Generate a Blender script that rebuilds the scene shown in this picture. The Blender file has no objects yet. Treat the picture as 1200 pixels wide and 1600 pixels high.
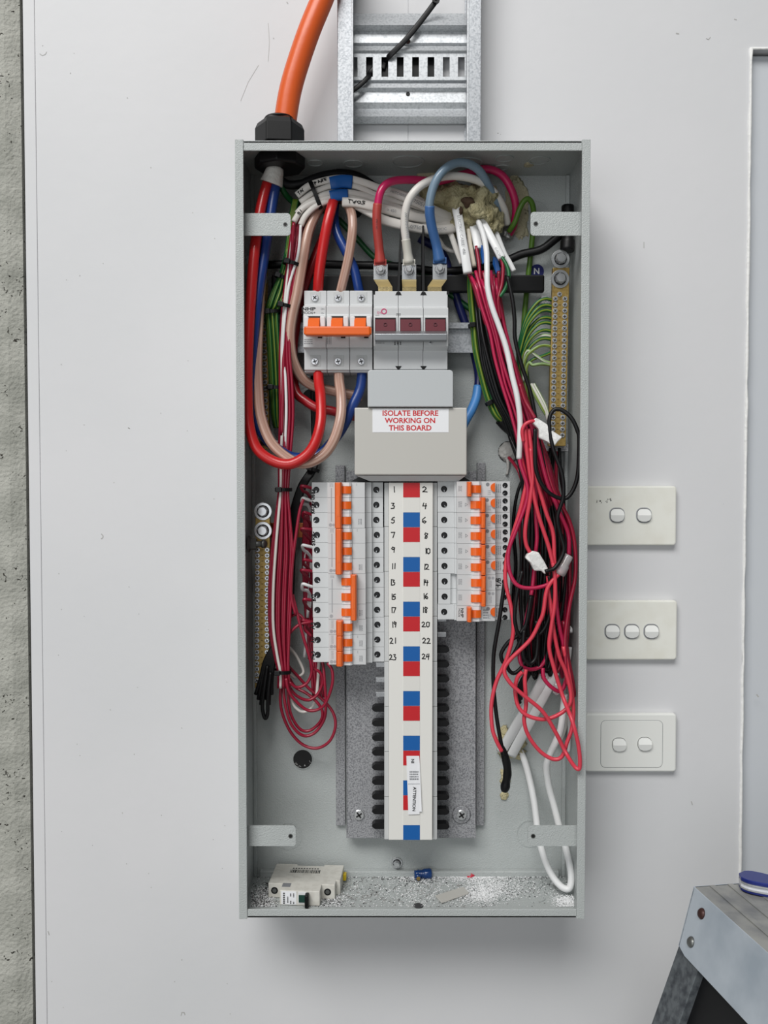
import bpy, bmesh, math, random
from mathutils import Vector, Matrix, noise
# ------------------------------------------------------------------ camera, world, lights, exposure
SC = bpy.context.scene
COL = SC.collection
FPX, CX, CY = 1400.0, 600.0, 800.0          # focal length and centre in pixels of the 1200x1600 frame
ZB, CAMH, TILT = 1.134, 1.50, 0.033         # camera: metres from the wall, height, downward tilt
cam = bpy.data.cameras.new('camera'); cam.sensor_fit = 'VERTICAL'; cam.sensor_height = 36.0
cam.lens = FPX / 1600 * 36.0; cam.clip_start = 0.02
camo = bpy.data.objects.new('camera', cam); COL.objects.link(camo)
camo.location = (0, -ZB, CAMH); camo.rotation_euler = (math.pi/2 - TILT, 0, 0)
SC.camera = camo
W = bpy.data.worlds.new('room_light'); SC.world = W; W.use_nodes = True
W.node_tree.nodes['Background'].inputs[0].default_value = (0.93, 0.97, 1.0, 1)
W.node_tree.nodes['Background'].inputs[1].default_value = 0.12
def area(name, loc, target, size, power, color=(1, 1, 1), sy=None):
    l = bpy.data.lights.new(name, 'AREA'); l.shape = 'RECTANGLE'; l.size = size; l.size_y = sy or size
    l.energy = power; l.color = color
    o = bpy.data.objects.new(name, l); COL.objects.link(o); o.location = loc
    o.rotation_euler = (Vector(target) - Vector(loc)).to_track_quat('-Z', 'Y').to_euler()
    return o
area('skylight_lamp', (-1.7, -4.3, 6.1), (0.0, 0, 1.2), 4.6, 375, (1.0, 0.99, 0.97), 2.4)
area('front_fill_lamp', (-1.6, -4.6, 1.5), (0, 0, 1.3), 3.0, 44, (0.96, 0.98, 1.0), 2.6)  # added frontal fill behind the camera, lifts lower wall and enclosure interior
vs = SC.view_settings
vs.view_transform = 'Standard'; vs.look = 'None'; vs.gamma = 1.0; vs.use_curve_mapping = False
vs.exposure = 0.0
SC.display_settings.display_device = 'sRGB'
rng = random.Random(7)
# ------------------------------------------------------------------ placing: pixel + real distance from the wall (mm) -> metres
CT, ST = math.cos(TILT), math.sin(TILT)
CAMP = Vector((0, -ZB, CAMH))
def ray(px, py):
    u = (px - CX) / FPX; v = (CY - py) / FPX
    return Vector((u, CT + v * ST, -ST + v * CT))
def P(px, py, d):
    r = ray(px, py); t = (ZB - d * 0.001) / r.y
    return CAMP + r * t
def PZ(px, py, z):
    r = ray(px, py); t = (z - CAMH) / r.z
    return CAMP + r * t
def PPL(px, py, p0, nrm):
    r = ray(px, py); t = (p0 - CAMP).dot(nrm) / r.dot(nrm)
    return CAMP + r * t
def k(d): return (ZB - d * 0.001) / FPX        # metres per pixel at distance d mm from the wall
# ------------------------------------------------------------------ materials
def lin(c):
    def f(x):
        x /= 255.0
        return x / 12.92 if x <= 0.04045 else ((x + 0.055) / 1.055) ** 2.4
    return (f(c[0]), f(c[1]), f(c[2]), 1)
MATS = {}
def mat(name, c, rough=0.5, metal=0.0, bump=None, vary=None, coat=0.0, spec=0.5, alpha=None, trans=0.0, pits=None):
    """bump=(scale, strength, distance_m); vary=(scale, colour2, lo, hi); pits=(scale, size, colour)"""
    if name in MATS: return MATS[name]
    m = bpy.data.materials.new(name); m.use_nodes = True; nt = m.node_tree; N = nt.nodes; L = nt.links
    b = N['Principled BSDF']
    b.inputs['Base Color'].default_value = lin(c); b.inputs['Roughness'].default_value = rough
    b.inputs['Metallic'].default_value = metal; b.inputs['Specular IOR Level'].default_value = spec
    if coat: b.inputs['Coat Weight'].default_value = coat; b.inputs['Coat Roughness'].default_value = 0.15
    if trans: b.inputs['Transmission Weight'].default_value = trans
    if alpha is not None: b.inputs['Alpha'].default_value = alpha
    tc = N.new('ShaderNodeTexCoord'); src = None
    if vary:
        n = N.new('ShaderNodeTexNoise'); n.inputs['Scale'].default_value = vary[0]; n.inputs['Detail'].default_value = 4
        L.new(tc.outputs['Object'], n.inputs['Vector'])
        r = N.new('ShaderNodeValToRGB'); r.color_ramp.elements[0].color = lin(c); r.color_ramp.elements[1].color = lin(vary[1])
        r.color_ramp.elements[0].position = vary[2]; r.color_ramp.elements[1].position = vary[3]
        L.new(n.outputs['Fac'], r.inputs['Fac']); L.new(r.outputs['Color'], b.inputs['Base Color']); src = r.outputs['Color']
    if pits:
        v = N.new('ShaderNodeTexVoronoi'); v.inputs['Scale'].default_value = pits[0]; v.inputs['Randomness'].default_value = 1
        n2 = N.new('ShaderNodeTexNoise'); n2.inputs['Scale'].default_value = pits[0] * 1.7
        mx = N.new('ShaderNodeMixRGB'); mx.inputs['Fac'].default_value = 0.06
        L.new(tc.outputs['Object'], n2.inputs['Vector']); L.new(tc.outputs['Object'], mx.inputs['Color1'])
        L.new(n2.outputs['Color'], mx.inputs['Color2']); L.new(mx.outputs['Color'], v.inputs['Vector'])
        lt = N.new('ShaderNodeMath'); lt.operation = 'LESS_THAN'; lt.inputs[1].default_value = pits[1]
        sp = N.new('ShaderNodeSeparateColor'); L.new(v.outputs['Color'], sp.inputs[0])
        g = N.new('ShaderNodeMath'); g.operation = 'GREATER_THAN'; g.inputs[1].default_value = pits[3]
        L.new(sp.outputs[0], g.inputs[0])
        ml = N.new('ShaderNodeMath'); ml.operation = 'MULTIPLY'
        L.new(v.outputs['Distance'], lt.inputs[0]); L.new(lt.outputs[0], ml.inputs[0]); L.new(g.outputs[0], ml.inputs[1])
        mc = N.new('ShaderNodeMixRGB'); mc.inputs['Color1'].default_value = lin(c); mc.inputs['Color2'].default_value = lin(pits[2])
        if src: L.new(src, mc.inputs['Color1'])
        L.new(ml.outputs[0], mc.inputs['Fac']); L.new(mc.outputs['Color'], b.inputs['Base Color'])
    if bump:
        n = N.new('ShaderNodeTexNoise'); n.inputs['Scale'].default_value = bump[0]; n.inputs['Detail'].default_value = 3
        L.new(tc.outputs['Object'], n.inputs['Vector'])
        bp = N.new('ShaderNodeBump'); bp.inputs['Strength'].default_value = bump[1]; bp.inputs['Distance'].default_value = bump[2]
        L.new(n.outputs['Fac'], bp.inputs['Height']); L.new(bp.outputs['Normal'], b.inputs['Normal'])
    MATS[name] = m; return m
WALL = mat('white_wall_paint', (219, 219, 221), 0.5, bump=(55, 0.10, 0.002), vary=(2.5, (213, 214, 216), 0.4, 0.65), pits=(30, 0.045, (120, 118, 114), 0.93))
CONC = mat('bare_concrete', (182, 182, 174), 0.9, bump=(220, 0.8, 0.003), vary=(22, (152, 153, 145), 0.35, 0.7), pits=(62, 0.20, (54, 52, 46), 0.60))
DOORM = mat('grey_door_paint', (203, 207, 212), 0.4, bump=(30, 0.08, 0.002))
CAULK = mat('white_caulk', (238, 238, 236), 0.5, bump=(140, 0.5, 0.003))
FLOORM = mat('floor_concrete', (150, 150, 146), 0.7, vary=(5, (128, 128, 124), 0.3, 0.7), bump=(60, 0.2, 0.002))
BOX = mat('grey_hammered_powdercoat', (183, 188, 187), 0.30, bump=(760, 0.75, 0.0012), coat=0.0)
GALV = mat('galvanised_steel', (186, 189, 193), 0.42, 0.7, bump=(500, 0.12, 0.0008), vary=(420, (156, 160, 165), 0.42, 0.66))
RUNG = mat('bright_galvanised_rung', (206, 209, 212), 0.42, 0.45, bump=(260, 0.06, 0.0008), vary=(380, (176, 180, 184), 0.45, 0.7))
PAN = mat('grey_speckled_pan_metal', (164, 165, 168), 0.5, 0.1, bump=(700, 0.5, 0.0008), vary=(600, (112, 113, 117), 0.42, 0.66))
STEEL = mat('zinc_plated_steel', (208, 210, 212), 0.27, 0.7)
DSTEEL = mat('dull_grey_steel', (120, 122, 120), 0.42, 0.8)
BRASS = mat('yellow_passivated_brass', (178, 152, 92), 0.4, 0.65, vary=(300, (150, 122, 66), 0.4, 0.7))
LUGM = mat('zinc_yellow_copper_lug', (226, 204, 150), 0.2, 0.8, bump=(160, 0.15, 0.001))
COPPER = mat('copper_bar', (166, 96, 56), 0.38, 0.7)
SLOT = mat('dark_slot', (10, 10, 11), 0.6)  # near-black, painted for the dark inside slots and holes
WPL = mat('light_grey_plastic', (206, 208, 209), 0.4, coat=0.05)
WPL2 = mat('pale_grey_plastic_shade', (196, 198, 198), 0.42)
CPL = mat('warm_grey_cover_plastic', (196, 194, 188), 0.4)
CPL2 = mat('cool_grey_cover_plastic', (193, 197, 199), 0.36)
WHITE = mat('white_plastic', (232, 231, 226), 0.35, coat=0.1)
BARREL = mat('white_toggle_barrel', (226, 226, 227), 0.3)
ORANGE = mat('orange_lever_plastic', (236, 103, 26), 0.36, coat=0.1)
MAROON = mat('maroon_toggle_plastic', (98, 26, 40), 0.45, spec=0.3)
BLACK = mat('black_plastic', (10, 10, 12), 0.4, spec=0.35)
BLACKR = mat('black_rubber', (13, 13, 15), 0.45, spec=0.35)
RED1 = mat('crimson_wire_insulation', (146, 18, 48), 0.36, coat=0.15)
RED2 = mat('light_red_wire_insulation', (214, 62, 80), 0.4, coat=0.1)
RED3 = mat('rose_red_wire_insulation', (182, 28, 74), 0.36, coat=0.15)
MRED = mat('red_mains_insulation', (196, 30, 32), 0.33, coat=0.2)
MRED2 = mat('dark_red_mains_insulation', (160, 24, 34), 0.33, coat=0.2)
PINK = mat('magenta_red_mains_insulation', (196, 32, 92), 0.3, coat=0.25)
HSRED = mat('brick_red_heat_shrink', (176, 66, 60), 0.42)
HSBLUE = mat('blue_heat_shrink', (62, 104, 160), 0.4)
HSWHITE = mat('white_heat_shrink', (206, 204, 194), 0.42)
HSLBLUE = mat('light_blue_heat_shrink', (78, 142, 210), 0.42)
BLUEGR = mat('blue_grey_insulation', (122, 144, 162), 0.32, coat=0.2)
BLUE = mat('blue_mains_insulation', (20, 56, 126), 0.33, coat=0.2)
NAVY = mat('navy_mains_insulation', (20, 28, 84), 0.4)
BLUETAPE = mat('blue_tape', (20, 92, 170), 0.42)
BEIGE = [mat('clear_beige_insulation', (204, 172, 156), 0.3, coat=0.3), mat('copper_strand_showing_through', (176, 138, 122), 0.3, coat=0.3)]
WSH = mat('white_cable_sheath', (226, 222, 216), 0.42, coat=0.05)
WSH2 = mat('cool_white_cable_sheath', (232, 233, 233), 0.38, coat=0.05)
CREAM = mat('cream_cable_sheath', (222, 214, 196), 0.42)
GREEN = mat('green_wire_insulation', (24, 98, 52), 0.38)
DGREEN = mat('dark_green_insulation', (16, 84, 40), 0.4)
GY = mat('olive_green_insulation', (84, 122, 40), 0.38)
YELLOW = mat('yellow_stripe_insulation', (128, 144, 44), 0.4)
PGREEN = mat('pale_green_insulation', (150, 178, 120), 0.4)
ORJ = mat('orange_cable_sheath', (224, 96, 40), 0.38, bump=(60, 0.15, 0.002), coat=0.1)
PUTTY = mat('khaki_sealing_putty', (182, 174, 138), 0.65, bump=(150, 0.9, 0.006), vary=(60, (142, 132, 94), 0.4, 0.7))
FOAM = mat('yellowish_sealant_foam', (200, 190, 150), 0.5, bump=(400, 0.8, 0.004))
SEAL = mat('grey_sealant', (190, 188, 184), 0.5, bump=(160, 0.6, 0.004))
TAPEW = mat('white_tape', (232, 232, 230), 0.4, bump=(160, 0.5, 0.003))
CLEAR = mat('clear_connector_plastic', (236, 232, 234), 0.15, trans=0.55, spec=0.6)
PLATE = mat('ivory_switch_plate', (238, 238, 230), 0.25, coat=0.2, vary=(40, (232, 231, 221), 0.45, 0.7))
PLATE2 = mat('white_switch_plate', (234, 235, 231), 0.4)
ROCK = mat('white_rocker', (240, 241, 238), 0.3, coat=0.2)
INK = mat('black_ink', (14, 14, 16), 0.6)
GINK = mat('grey_print', (128, 130, 134), 0.6)
GINK2 = mat('pale_grey_print', (165, 167, 171), 0.6)
RINK = mat('red_print', (206, 36, 44), 0.55)
SINK = mat('magenta_print', (196, 60, 110), 0.55)
NINK = mat('navy_print', (40, 44, 92), 0.55)
PAPER = mat('white_label_paper', (240, 241, 244), 0.5)
LRED = mat('red_phase_label', (198, 26, 36), 0.45)
LBLUE = mat('blue_phase_label', (0, 92, 168), 0.45)
LWHITE = mat('white_phase_label', (226, 225, 220), 0.45)
LAD = mat('worn_light_blue_aluminium', (190, 199, 208), 0.42, 0.2, vary=(18, (164, 175, 186), 0.4, 0.7), bump=(90, 0.12, 0.001))
LADTOP = mat('dirty_grey_ladder_top', (160, 160, 156), 0.45, 0.2, vary=(30, (122, 124, 126), 0.4, 0.7))
LADLEG = mat('scuffed_grey_ladder_leg', (112, 118, 122), 0.5, 0.4, vary=(120, (74, 78, 84), 0.4, 0.65), bump=(200, 0.3, 0.001))
RUST = mat('rusty_brown_rivet', (70, 44, 40), 0.45, 0.4)
KBLUE = mat('blue_anodised_handle', (28, 44, 128), 0.28, 0.35, coat=0.3)
DBLUE = mat('translucent_blue_connector', (22, 62, 122), 0.25, coat=0.3)
LGREY = mat('light_grey_chip', (206, 206, 204), 0.7)
DGREY = mat('dark_grey_chip', (62, 62, 64), 0.7)
NDISC = mat('blue_round_sticker', (24, 32, 110), 0.4)
GREENTOG = mat('dark_green_toggle', (20, 62, 52), 0.4)
YCLIP = mat('yellow_clip', (206, 178, 30), 0.4)
# ------------------------------------------------------------------ mesh builder and object helpers
class MB:
    def __init__(s): s.v = []; s.f = []; s.mi = []; s.sm = []; s.m = 0
    def add(s, vs, fs, smooth=False):
        o = len(s.v); s.v += [tuple(p) for p in vs]
        for f in fs: s.f.append(tuple(i + o for i in f)); s.mi.append(s.m); s.sm.append(smooth)
        return s
    def box(s, x0, x1, y0, y1, z0, z1):
        v = [(x, y, z) for z in (z0, z1) for y in (y0, y1) for x in (x0, x1)]
        return s.add(v, [(0, 2, 3, 1), (4, 5, 7, 6), (0, 1, 5, 4), (2, 6, 7, 3), (0, 4, 6, 2), (1, 3, 7, 5)])
    def ext(s, poly, vec, smooth=False):
        n = len(poly); vec = Vector(vec); a = [Vector(p) for p in poly]; b = [p + vec for p in a]
        s.add(a + b, [tuple(range(n))[::-1], tuple(range(n, 2 * n))])
        return s.add(a + b, [(i, (i + 1) % n, n + (i + 1) % n, n + i) for i in range(n)], smooth)
    def cyl(s, p0, p1, r0, r1=None, n=16, cap=True, smooth=True):
        p0 = Vector(p0); p1 = Vector(p1); r1 = r0 if r1 is None else r1
        t = (p1 - p0).normalized(); u = t.orthogonal().normalized(); w = t.cross(u)
        ring = lambda p, r: [p + (u * math.cos(2 * math.pi * i / n) + w * math.sin(2 * math.pi * i / n)) * r for i in range(n)]
        v = ring(p0, r0) + ring(p1, r1)
        s.add(v, [(i, (i + 1) % n, n + (i + 1) % n, n + i) for i in range(n)], smooth)
        if cap: s.add(v, [tuple(range(n))[::-1], tuple(range(n, 2 * n))])
        return s
    def lathe(s, p, axis, prof, n=20, smooth=True, ph=0.0):
        p = Vector(p); t = Vector(axis).normalized(); u = t.orthogonal().normalized(); w = t.cross(u); v = []
        for (r, h) in prof:
            for i in range(n):
                a = 2 * math.pi * i / n + ph
                v.append(p + t * h + (u * math.cos(a) + w * math.sin(a)) * r)
        m = len(prof)
        s.add(v, [(j * n + i, j * n + (i + 1) % n, (j + 1) * n + (i + 1) % n, (j + 1) * n + i) for j in range(m - 1) for i in range(n)], smooth)
        return s.add(v, [tuple(range(n))[::-1], tuple(range((m - 1) * n, m * n))], False)
    def annulus(s, p, axis, r0, r1, h, n=24):
        p = Vector(p); t = Vector(axis).normalized(); u = t.orthogonal().normalized(); w = t.cross(u); v = []
        for (r, hh) in ((r0, 0), (r0, h), (r1, h), (r1, 0)):
            v += [p + t * hh + (u * math.cos(2 * math.pi * i / n) + w * math.sin(2 * math.pi * i / n)) * r for i in range(n)]
        return s.add(v, [(j * n + i, j * n + (i + 1) % n, ((j + 1) % 4) * n + (i + 1) % n, ((j + 1) % 4) * n + i) for j in range(4) for i in range(n)])
    def tube(s, pts, r, n=8, flat=None, stripe=None, cap=True, twist=0.0):
        """pts: dense Vectors; r: number or list; flat=(half width, half thickness) keeps the wide side to the room"""
        N = len(pts); rs = r if isinstance(r, list) else [r] * N; v = []; u = None
        for i in range(N):
            t = (pts[min(i + 1, N - 1)] - pts[max(i - 1, 0)])
            t = t.normalized() if t.length > 1e-9 else Vector((0, 0, 1))
            if flat:
                u = t.cross(Vector((0, -1, 0)))
                u = u.normalized() if u.length > 1e-3 else Vector((1, 0, 0))
            elif u is None: u = t.cross(Vector((0, -1, 0.01))).normalized()
            else:
                u = u - t * u.dot(t); u.normalize()
            w = t.cross(u)
            if flat and twist: 
                q = Matrix.Rotation(twist, 3, t); u2, w2 = q @ u, q @ w
            else: u2, w2 = u, w
            for j in range(n):
                a = 2 * math.pi * (j + 0.5) / n
                if flat:
                    ca, sa = math.cos(a), math.sin(a)
                    ex = lambda c: math.copysign(abs(c) ** 0.6, c)
                    v.append(pts[i] + u2 * flat[0] * ex(ca) * rs[i] + w2 * flat[1] * ex(sa) * rs[i])
                else: v.append(pts[i] + (u2 * math.cos(a) + w2 * math.sin(a)) * rs[i])
        m0 = s.m
        for j in range(n):
            s.m = 1 if (stripe and j in stripe) else m0
            o = [(i * n + j, i * n + (j + 1) % n, (i + 1) * n + (j + 1) % n, (i + 1) * n + j) for i in range(N - 1)]
            base = len(s.v) if j == 0 else base
            if j == 0: s.v += [tuple(p) for p in v]
            for f in o: s.f.append(tuple(x + base for x in f)); s.mi.append(s.m); s.sm.append(True)
        s.m = m0
        if cap:
            for ring in (range(n - 1, -1, -1), range((N - 1) * n, N * n)):
                s.f.append(tuple(x + base for x in ring)); s.mi.append(m0); s.sm.append(False)
        return s
    def mesh(s, name, mats, off=Vector((0, 0, 0)), fix=True):
        me = bpy.data.meshes.new(name)
        me.from_pydata([(x - off[0], y - off[1], z - off[2]) for x, y, z in s.v], [], s.f)
        for m in (mats if isinstance(mats, (list, tuple)) else [mats]): me.materials.append(m)
        me.polygons.foreach_set('material_index', s.mi); me.polygons.foreach_set('use_smooth', s.sm)
        if fix:
            b = bmesh.new(); b.from_mesh(me); bmesh.ops.remove_doubles(b, verts=b.verts, dist=1e-6)
            bmesh.ops.recalc_face_normals(b, faces=b.faces); b.to_mesh(me); b.free()
        me.update(); return me
ORG = {}
def T(name, loc, label, cat, group=None):
    o = bpy.data.objects.new(name, None); o.empty_display_size = 0.02; COL.objects.link(o); o.location = loc
    ORG[o] = Vector(loc); o['label'] = label; o['category'] = cat
    if group: o['group'] = group
    return o
def bev(o, w, seg=2):
    m = o.modifiers.new('bevel', 'BEVEL'); m.width = w; m.segments = seg; m.limit_method = 'ANGLE'; m.angle_limit = 0.6
    return o
def part(parent, name, mb, mats, label=None, bevel=None, fix=True):
    off = ORG[parent]
    o = bpy.data.objects.new(name, mb.mesh(name, mats, off, fix)); COL.objects.link(o); o.parent = parent; ORG[o] = off
    if label: o['label'] = label
    if bevel: bev(o, bevel)
    return o
def inst(parent, name, me, at, rot=None, scale=None):
    """a copy of a shared mesh (built about its own origin), placed at a world point under its parent"""
    o = bpy.data.objects.new(name, me); COL.objects.link(o); o.parent = parent; o.location = Vector(at) - ORG[parent]
    ORG[o] = Vector(at)
    if rot: o.rotation_euler = rot
    if scale: o.scale = scale
    return o
def S(name, mb, mats, label, cat, group=None, bevel=None, kind=None, fix=True):
    n = max(1, len(mb.v)); off = Vector((sum(p[0] for p in mb.v) / n, sum(p[1] for p in mb.v) / n, min(p[2] for p in mb.v)))
    o = bpy.data.objects.new(name, mb.mesh(name, mats, off, fix)); COL.objects.link(o); o.location = off; ORG[o] = off
    o['label'] = label; o['category'] = cat
    if group: o['group'] = group
    if kind: o['kind'] = kind
    if bevel: bev(o, bevel)
    return o
def struct(name, mb, mats, bevel=None):
    o = bpy.data.objects.new(name, mb.mesh(name, mats)); COL.objects.link(o); ORG[o] = Vector((0, 0, 0))
    o['kind'] = 'structure'
    if bevel: bev(o, bevel)
    return o
def rect(px0, py0, px1, py1, d):
    """world x0,x1,z0,z1 of a pixel rectangle that stands d mm off the wall"""
    my = (py0 + py1) / 2; mx = (px0 + px1) / 2
    return P(px0, my, d).x, P(px1, my, d).x, P(mx, py1, d).z, P(mx, py0, d).z
def pbox(mb, px0, py0, px1, py1, d0, d1):
    """block whose front face (d1 mm off the wall) fills the pixel rectangle"""
    x0, x1, z0, z1 = rect(px0, py0, px1, py1, d1)
    return mb.box(x0, x1, -d1 * .001, -d0 * .001, z0, z1)
def smooth(pts, per=7):
    if len(pts) < 3: return list(pts)
    q = [pts[0] * 2 - pts[1]] + list(pts) + [pts[-1] * 2 - pts[-2]]; out = []
    for i in range(1, len(q) - 2):
        a, b, c, d = q[i - 1], q[i], q[i + 1], q[i + 2]
        for j in range(per):
            t = j / per
            out.append(0.5 * ((2 * b) + (c - a) * t + (2 * a - 5 * b + 4 * c - d) * t * t + (3 * b - a - 3 * c + d) * t ** 3))
    out.append(pts[-1]); return out
def path(tri, per=7):
    q = [P(*t) for t in tri]
    for v in q:                                   # nothing inside the enclosure may pass through its sides
        if v.y > -.109 and zb < v.z < zt: v.x = min(xr - .0052, max(xl + .0052, v.x))
    return smooth(q, per)
def wire(name, tri, r, m, label, cat='wire', group=None, n=8, stripe=None, flat=None, per=7, twist=0.0):
    if isinstance(m, list) and stripe is None and n == 16: stripe = (1, 3, 6, 8, 10, 11, 13)
    mb = MB(); mb.tube(path(tri, per), 1.0 if flat else r, n, flat=flat, stripe=stripe, twist=twist)
    return S(name, mb, m, label, cat, group, fix=False)
def wpart(parent, name, tri, r, m, label=None, n=8, flat=None, per=7):
    mb = MB(); mb.tube(path(tri, per), 1.0 if flat else r, n, flat=flat)
    return part(parent, name, mb, m, label, fix=False)
# ------------------------------------------------------------------ lettering
TXT = {}
def glyphs(s, bold):
    if (s, bold) in TXT: return TXT[(s, bold)]
    c = bpy.data.curves.new('lettering', 'FONT'); c.body = s; c.size = 1.0; c.align_x = 'CENTER'; c.align_y = 'CENTER'
    c.offset = bold; c.resolution_u = 3
    o = bpy.data.objects.new('lettering', c); me = bpy.data.meshes.new_from_object(o)
    d = ([v.co.copy() for v in me.vertices], [tuple(p.vertices) for p in me.polygons])
    bpy.data.objects.remove(o); bpy.data.meshes.remove(me); bpy.data.curves.remove(c)
    TXT[(s, bold)] = d; return d
def text(parent, s, px, py, d, h, m=None, rot=0.0, bold=0.02, wid=1.0, name='lettering', lines=None):
    """flat print, capital height h pixels, on the plane d mm off the wall"""
    c = P(px, py, d); kk = k(d) * h / 0.72; vs_, fs = glyphs(s, bold)
    ca, sa = math.cos(math.radians(rot)), math.sin(math.radians(rot)); mb = MB()
    mb.add([(c.x + (v.x * wid * ca - v.y * sa) * kk, c.y - 0.00012, c.z + (v.x * wid * sa + v.y * ca) * kk) for v in vs_], fs)
    return part(parent, name, mb, m or INK, fix=False)
HW = {'0': [[(.5, 1), (.1, .8), (.1, .2), (.5, 0), (.9, .2), (.9, .8), (.5, 1)]], '1': [[(.5, 1), (.5, 0)]],
      '2': [[(.05, .8), (.4, 1), (.8, .8), (.7, .5), (.1, .05), (.3, .1), (1, .05)]],
      '3': [[(.1, .95), (.7, .95), (.4, .6), (.85, .4), (.7, .05), (.05, .05)]],
      '4': [[(.3, 1), (.05, .45), (.9, .5)], [(.75, .95), (.65, -.1)]],
      '5': [[(.85, 1), (.3, .95), (.15, .55), (.7, .55), (.8, .2), (.4, 0), (.05, .1)]],
      '6': [[(.7, 1), (.2, .6), (.15, .15), (.6, 0), (.85, .25), (.6, .45), (.2, .3)]],
      '7': [[(.05, .95), (.9, .95), (.4, 0)]],
      '8': [[(.8, .9), (.4, 1), (.2, .75), (.75, .35), (.6, .02), (.25, .1), (.35, .4), (.8, .75), (.8, .9)]],
      '9': [[(.8, .85), (.4, 1), (.15, .7), (.4, .5), (.8, .7), (.8, .85), (.7, 0)]],
      'H': [[(.1, 1), (.1, 0)], [(.9, 1), (.9, 0)], [(.1, .5), (.9, .5)]], '/': [[(.9, 1), (.1, -.1)]],
      'B': [[(.15, 0), (.15, 1), (.7, .9), (.6, .55), (.15, .5), (.75, .4), (.75, .05), (.15, 0)]],
      'R': [[(.1, 0), (.15, 1), (.8, .85), (.6, .5), (.15, .5), (.9, 0)]], 'o': [[(.5, .6), (.1, .4), (.2, .05), (.6, 0), (.9, .3), (.5, .6)]],
      'l': [[(.5, 1), (.45, 0)]], 'e': [[(.1, .3), (.85, .35), (.5, .6), (.1, .3), (.4, 0), (.9, .1)]], 'r': [[(.2, .6), (.2, 0)], [(.2, .4), (.8, .6)]],
      'D': [[(.1, 0), (.15, 1), (.85, .6), (.7, .1), (.1, 0)]], 'A': [[(.05, 0), (.5, 1), (.95, 0)], [(.25, .4), (.8, .4)]],
      'S': [[(.85, .9), (.4, 1), (.15, .7), (.8, .4), (.6, 0), (.1, .1)]], 'X': [[(.1, 1), (.9, 0)], [(.9, 1), (.1, 0)]],
      'N': [[(.1, 0), (.1, 1), (.85, 0), (.85, 1)]], 'w': [[(.05, .6), (.3, 0), (.5, .5), (.7, 0), (.95, .6)]], ' ': [],
      'O': [[(.5, 1), (.05, .6), (.3, 0), (.8, .1), (.9, .7), (.5, 1)]], 'T': [[(.05, 1), (.95, 1)], [(.5, 1), (.5, 0)]],
      'W': [[(.05, 1), (.3, 0), (.5, .7), (.7, 0), (.95, 1)]], 'E': [[(.85, 1), (.15, 1), (.15, 0), (.85, 0)], [(.15, .5), (.7, .5)]],
      '-': [[(.1, .5), (.9, .5)]], 'P': [[(.15, 0), (.15, 1), (.8, .8), (.15, .45)]], 'I': [[(.5, 1), (.5, 0)]], 'n': [[(.1, 0), (.1, .6), (.7, .55), (.8, 0)]]}
def ribbon(mb, pts, w):
    """flat pen stroke on a plane facing the room; pts are world points with the same y"""
    for a, b in zip(pts[:-1], pts[1:]):
        t = (b - a)
        if t.length < 1e-7: continue
        t.normalize(); nrm = Vector((-t.z, 0, t.x)) * w * 0.5; e = t * w * 0.35
        mb.add([a - e + nrm, a - e - nrm, b + e - nrm, b + e + nrm], [(0, 1, 2, 3)])
def pen(parent, s, px, py, d, h, w=None, adv=0.95, rot=0.0, stroke=1.3, m=None, jit=0.05, name='handwriting'):
    """handwriting: left end of the base line at the pixel, character height h px"""
    w = w or h * 0.62; mb = MB(); ca, sa = math.cos(math.radians(rot)), math.sin(math.radians(rot)); x = 0
    for ch in s:
        for st in HW[ch]:
            q = []
            for (a, b) in st:
                ax = x + (a + rng.uniform(-jit, jit)) * w; by = (b + rng.uniform(-jit, jit)) * h
                v = P(px + ax * ca - by * sa, py - (ax * sa + by * ca), d); v.y -= 0.00015; q.append(v)
            ribbon(mb, q, stroke * k(d))
        x += w * (adv + 0.25) * (0.55 if ch in '1l/I' else 1)
    return part(parent, name, mb, m or INK, fix=False)
def marks(parent, px, py, d, w, h, rows, m=None, name='small_print', vertical=False):
    """rows of tiny illegible print, drawn as broken dashes"""
    mb = MB(); y = -d * .001 - 0.00012
    for r_ in range(rows):
        a = 0.0; L = (h if vertical else w)
        while a < L - .3:
            l = min(rng.uniform(.7, 2.2), L - a)
            if vertical: q = rect(px + r_ * w / rows, py + a, px + (r_ + .5) * w / rows, py + a + l, d)
            else: q = rect(px + a, py + r_ * h / rows, px + a + l, py + (r_ + .5) * h / rows, d)
            mb.add([(q[0], y, q[2]), (q[1], y, q[2]), (q[1], y, q[3]), (q[0], y, q[3])], [(0, 1, 2, 3)]); a += l + rng.uniform(.3, .8)
    return part(parent, name, mb, m or GINK, fix=False)
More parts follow.
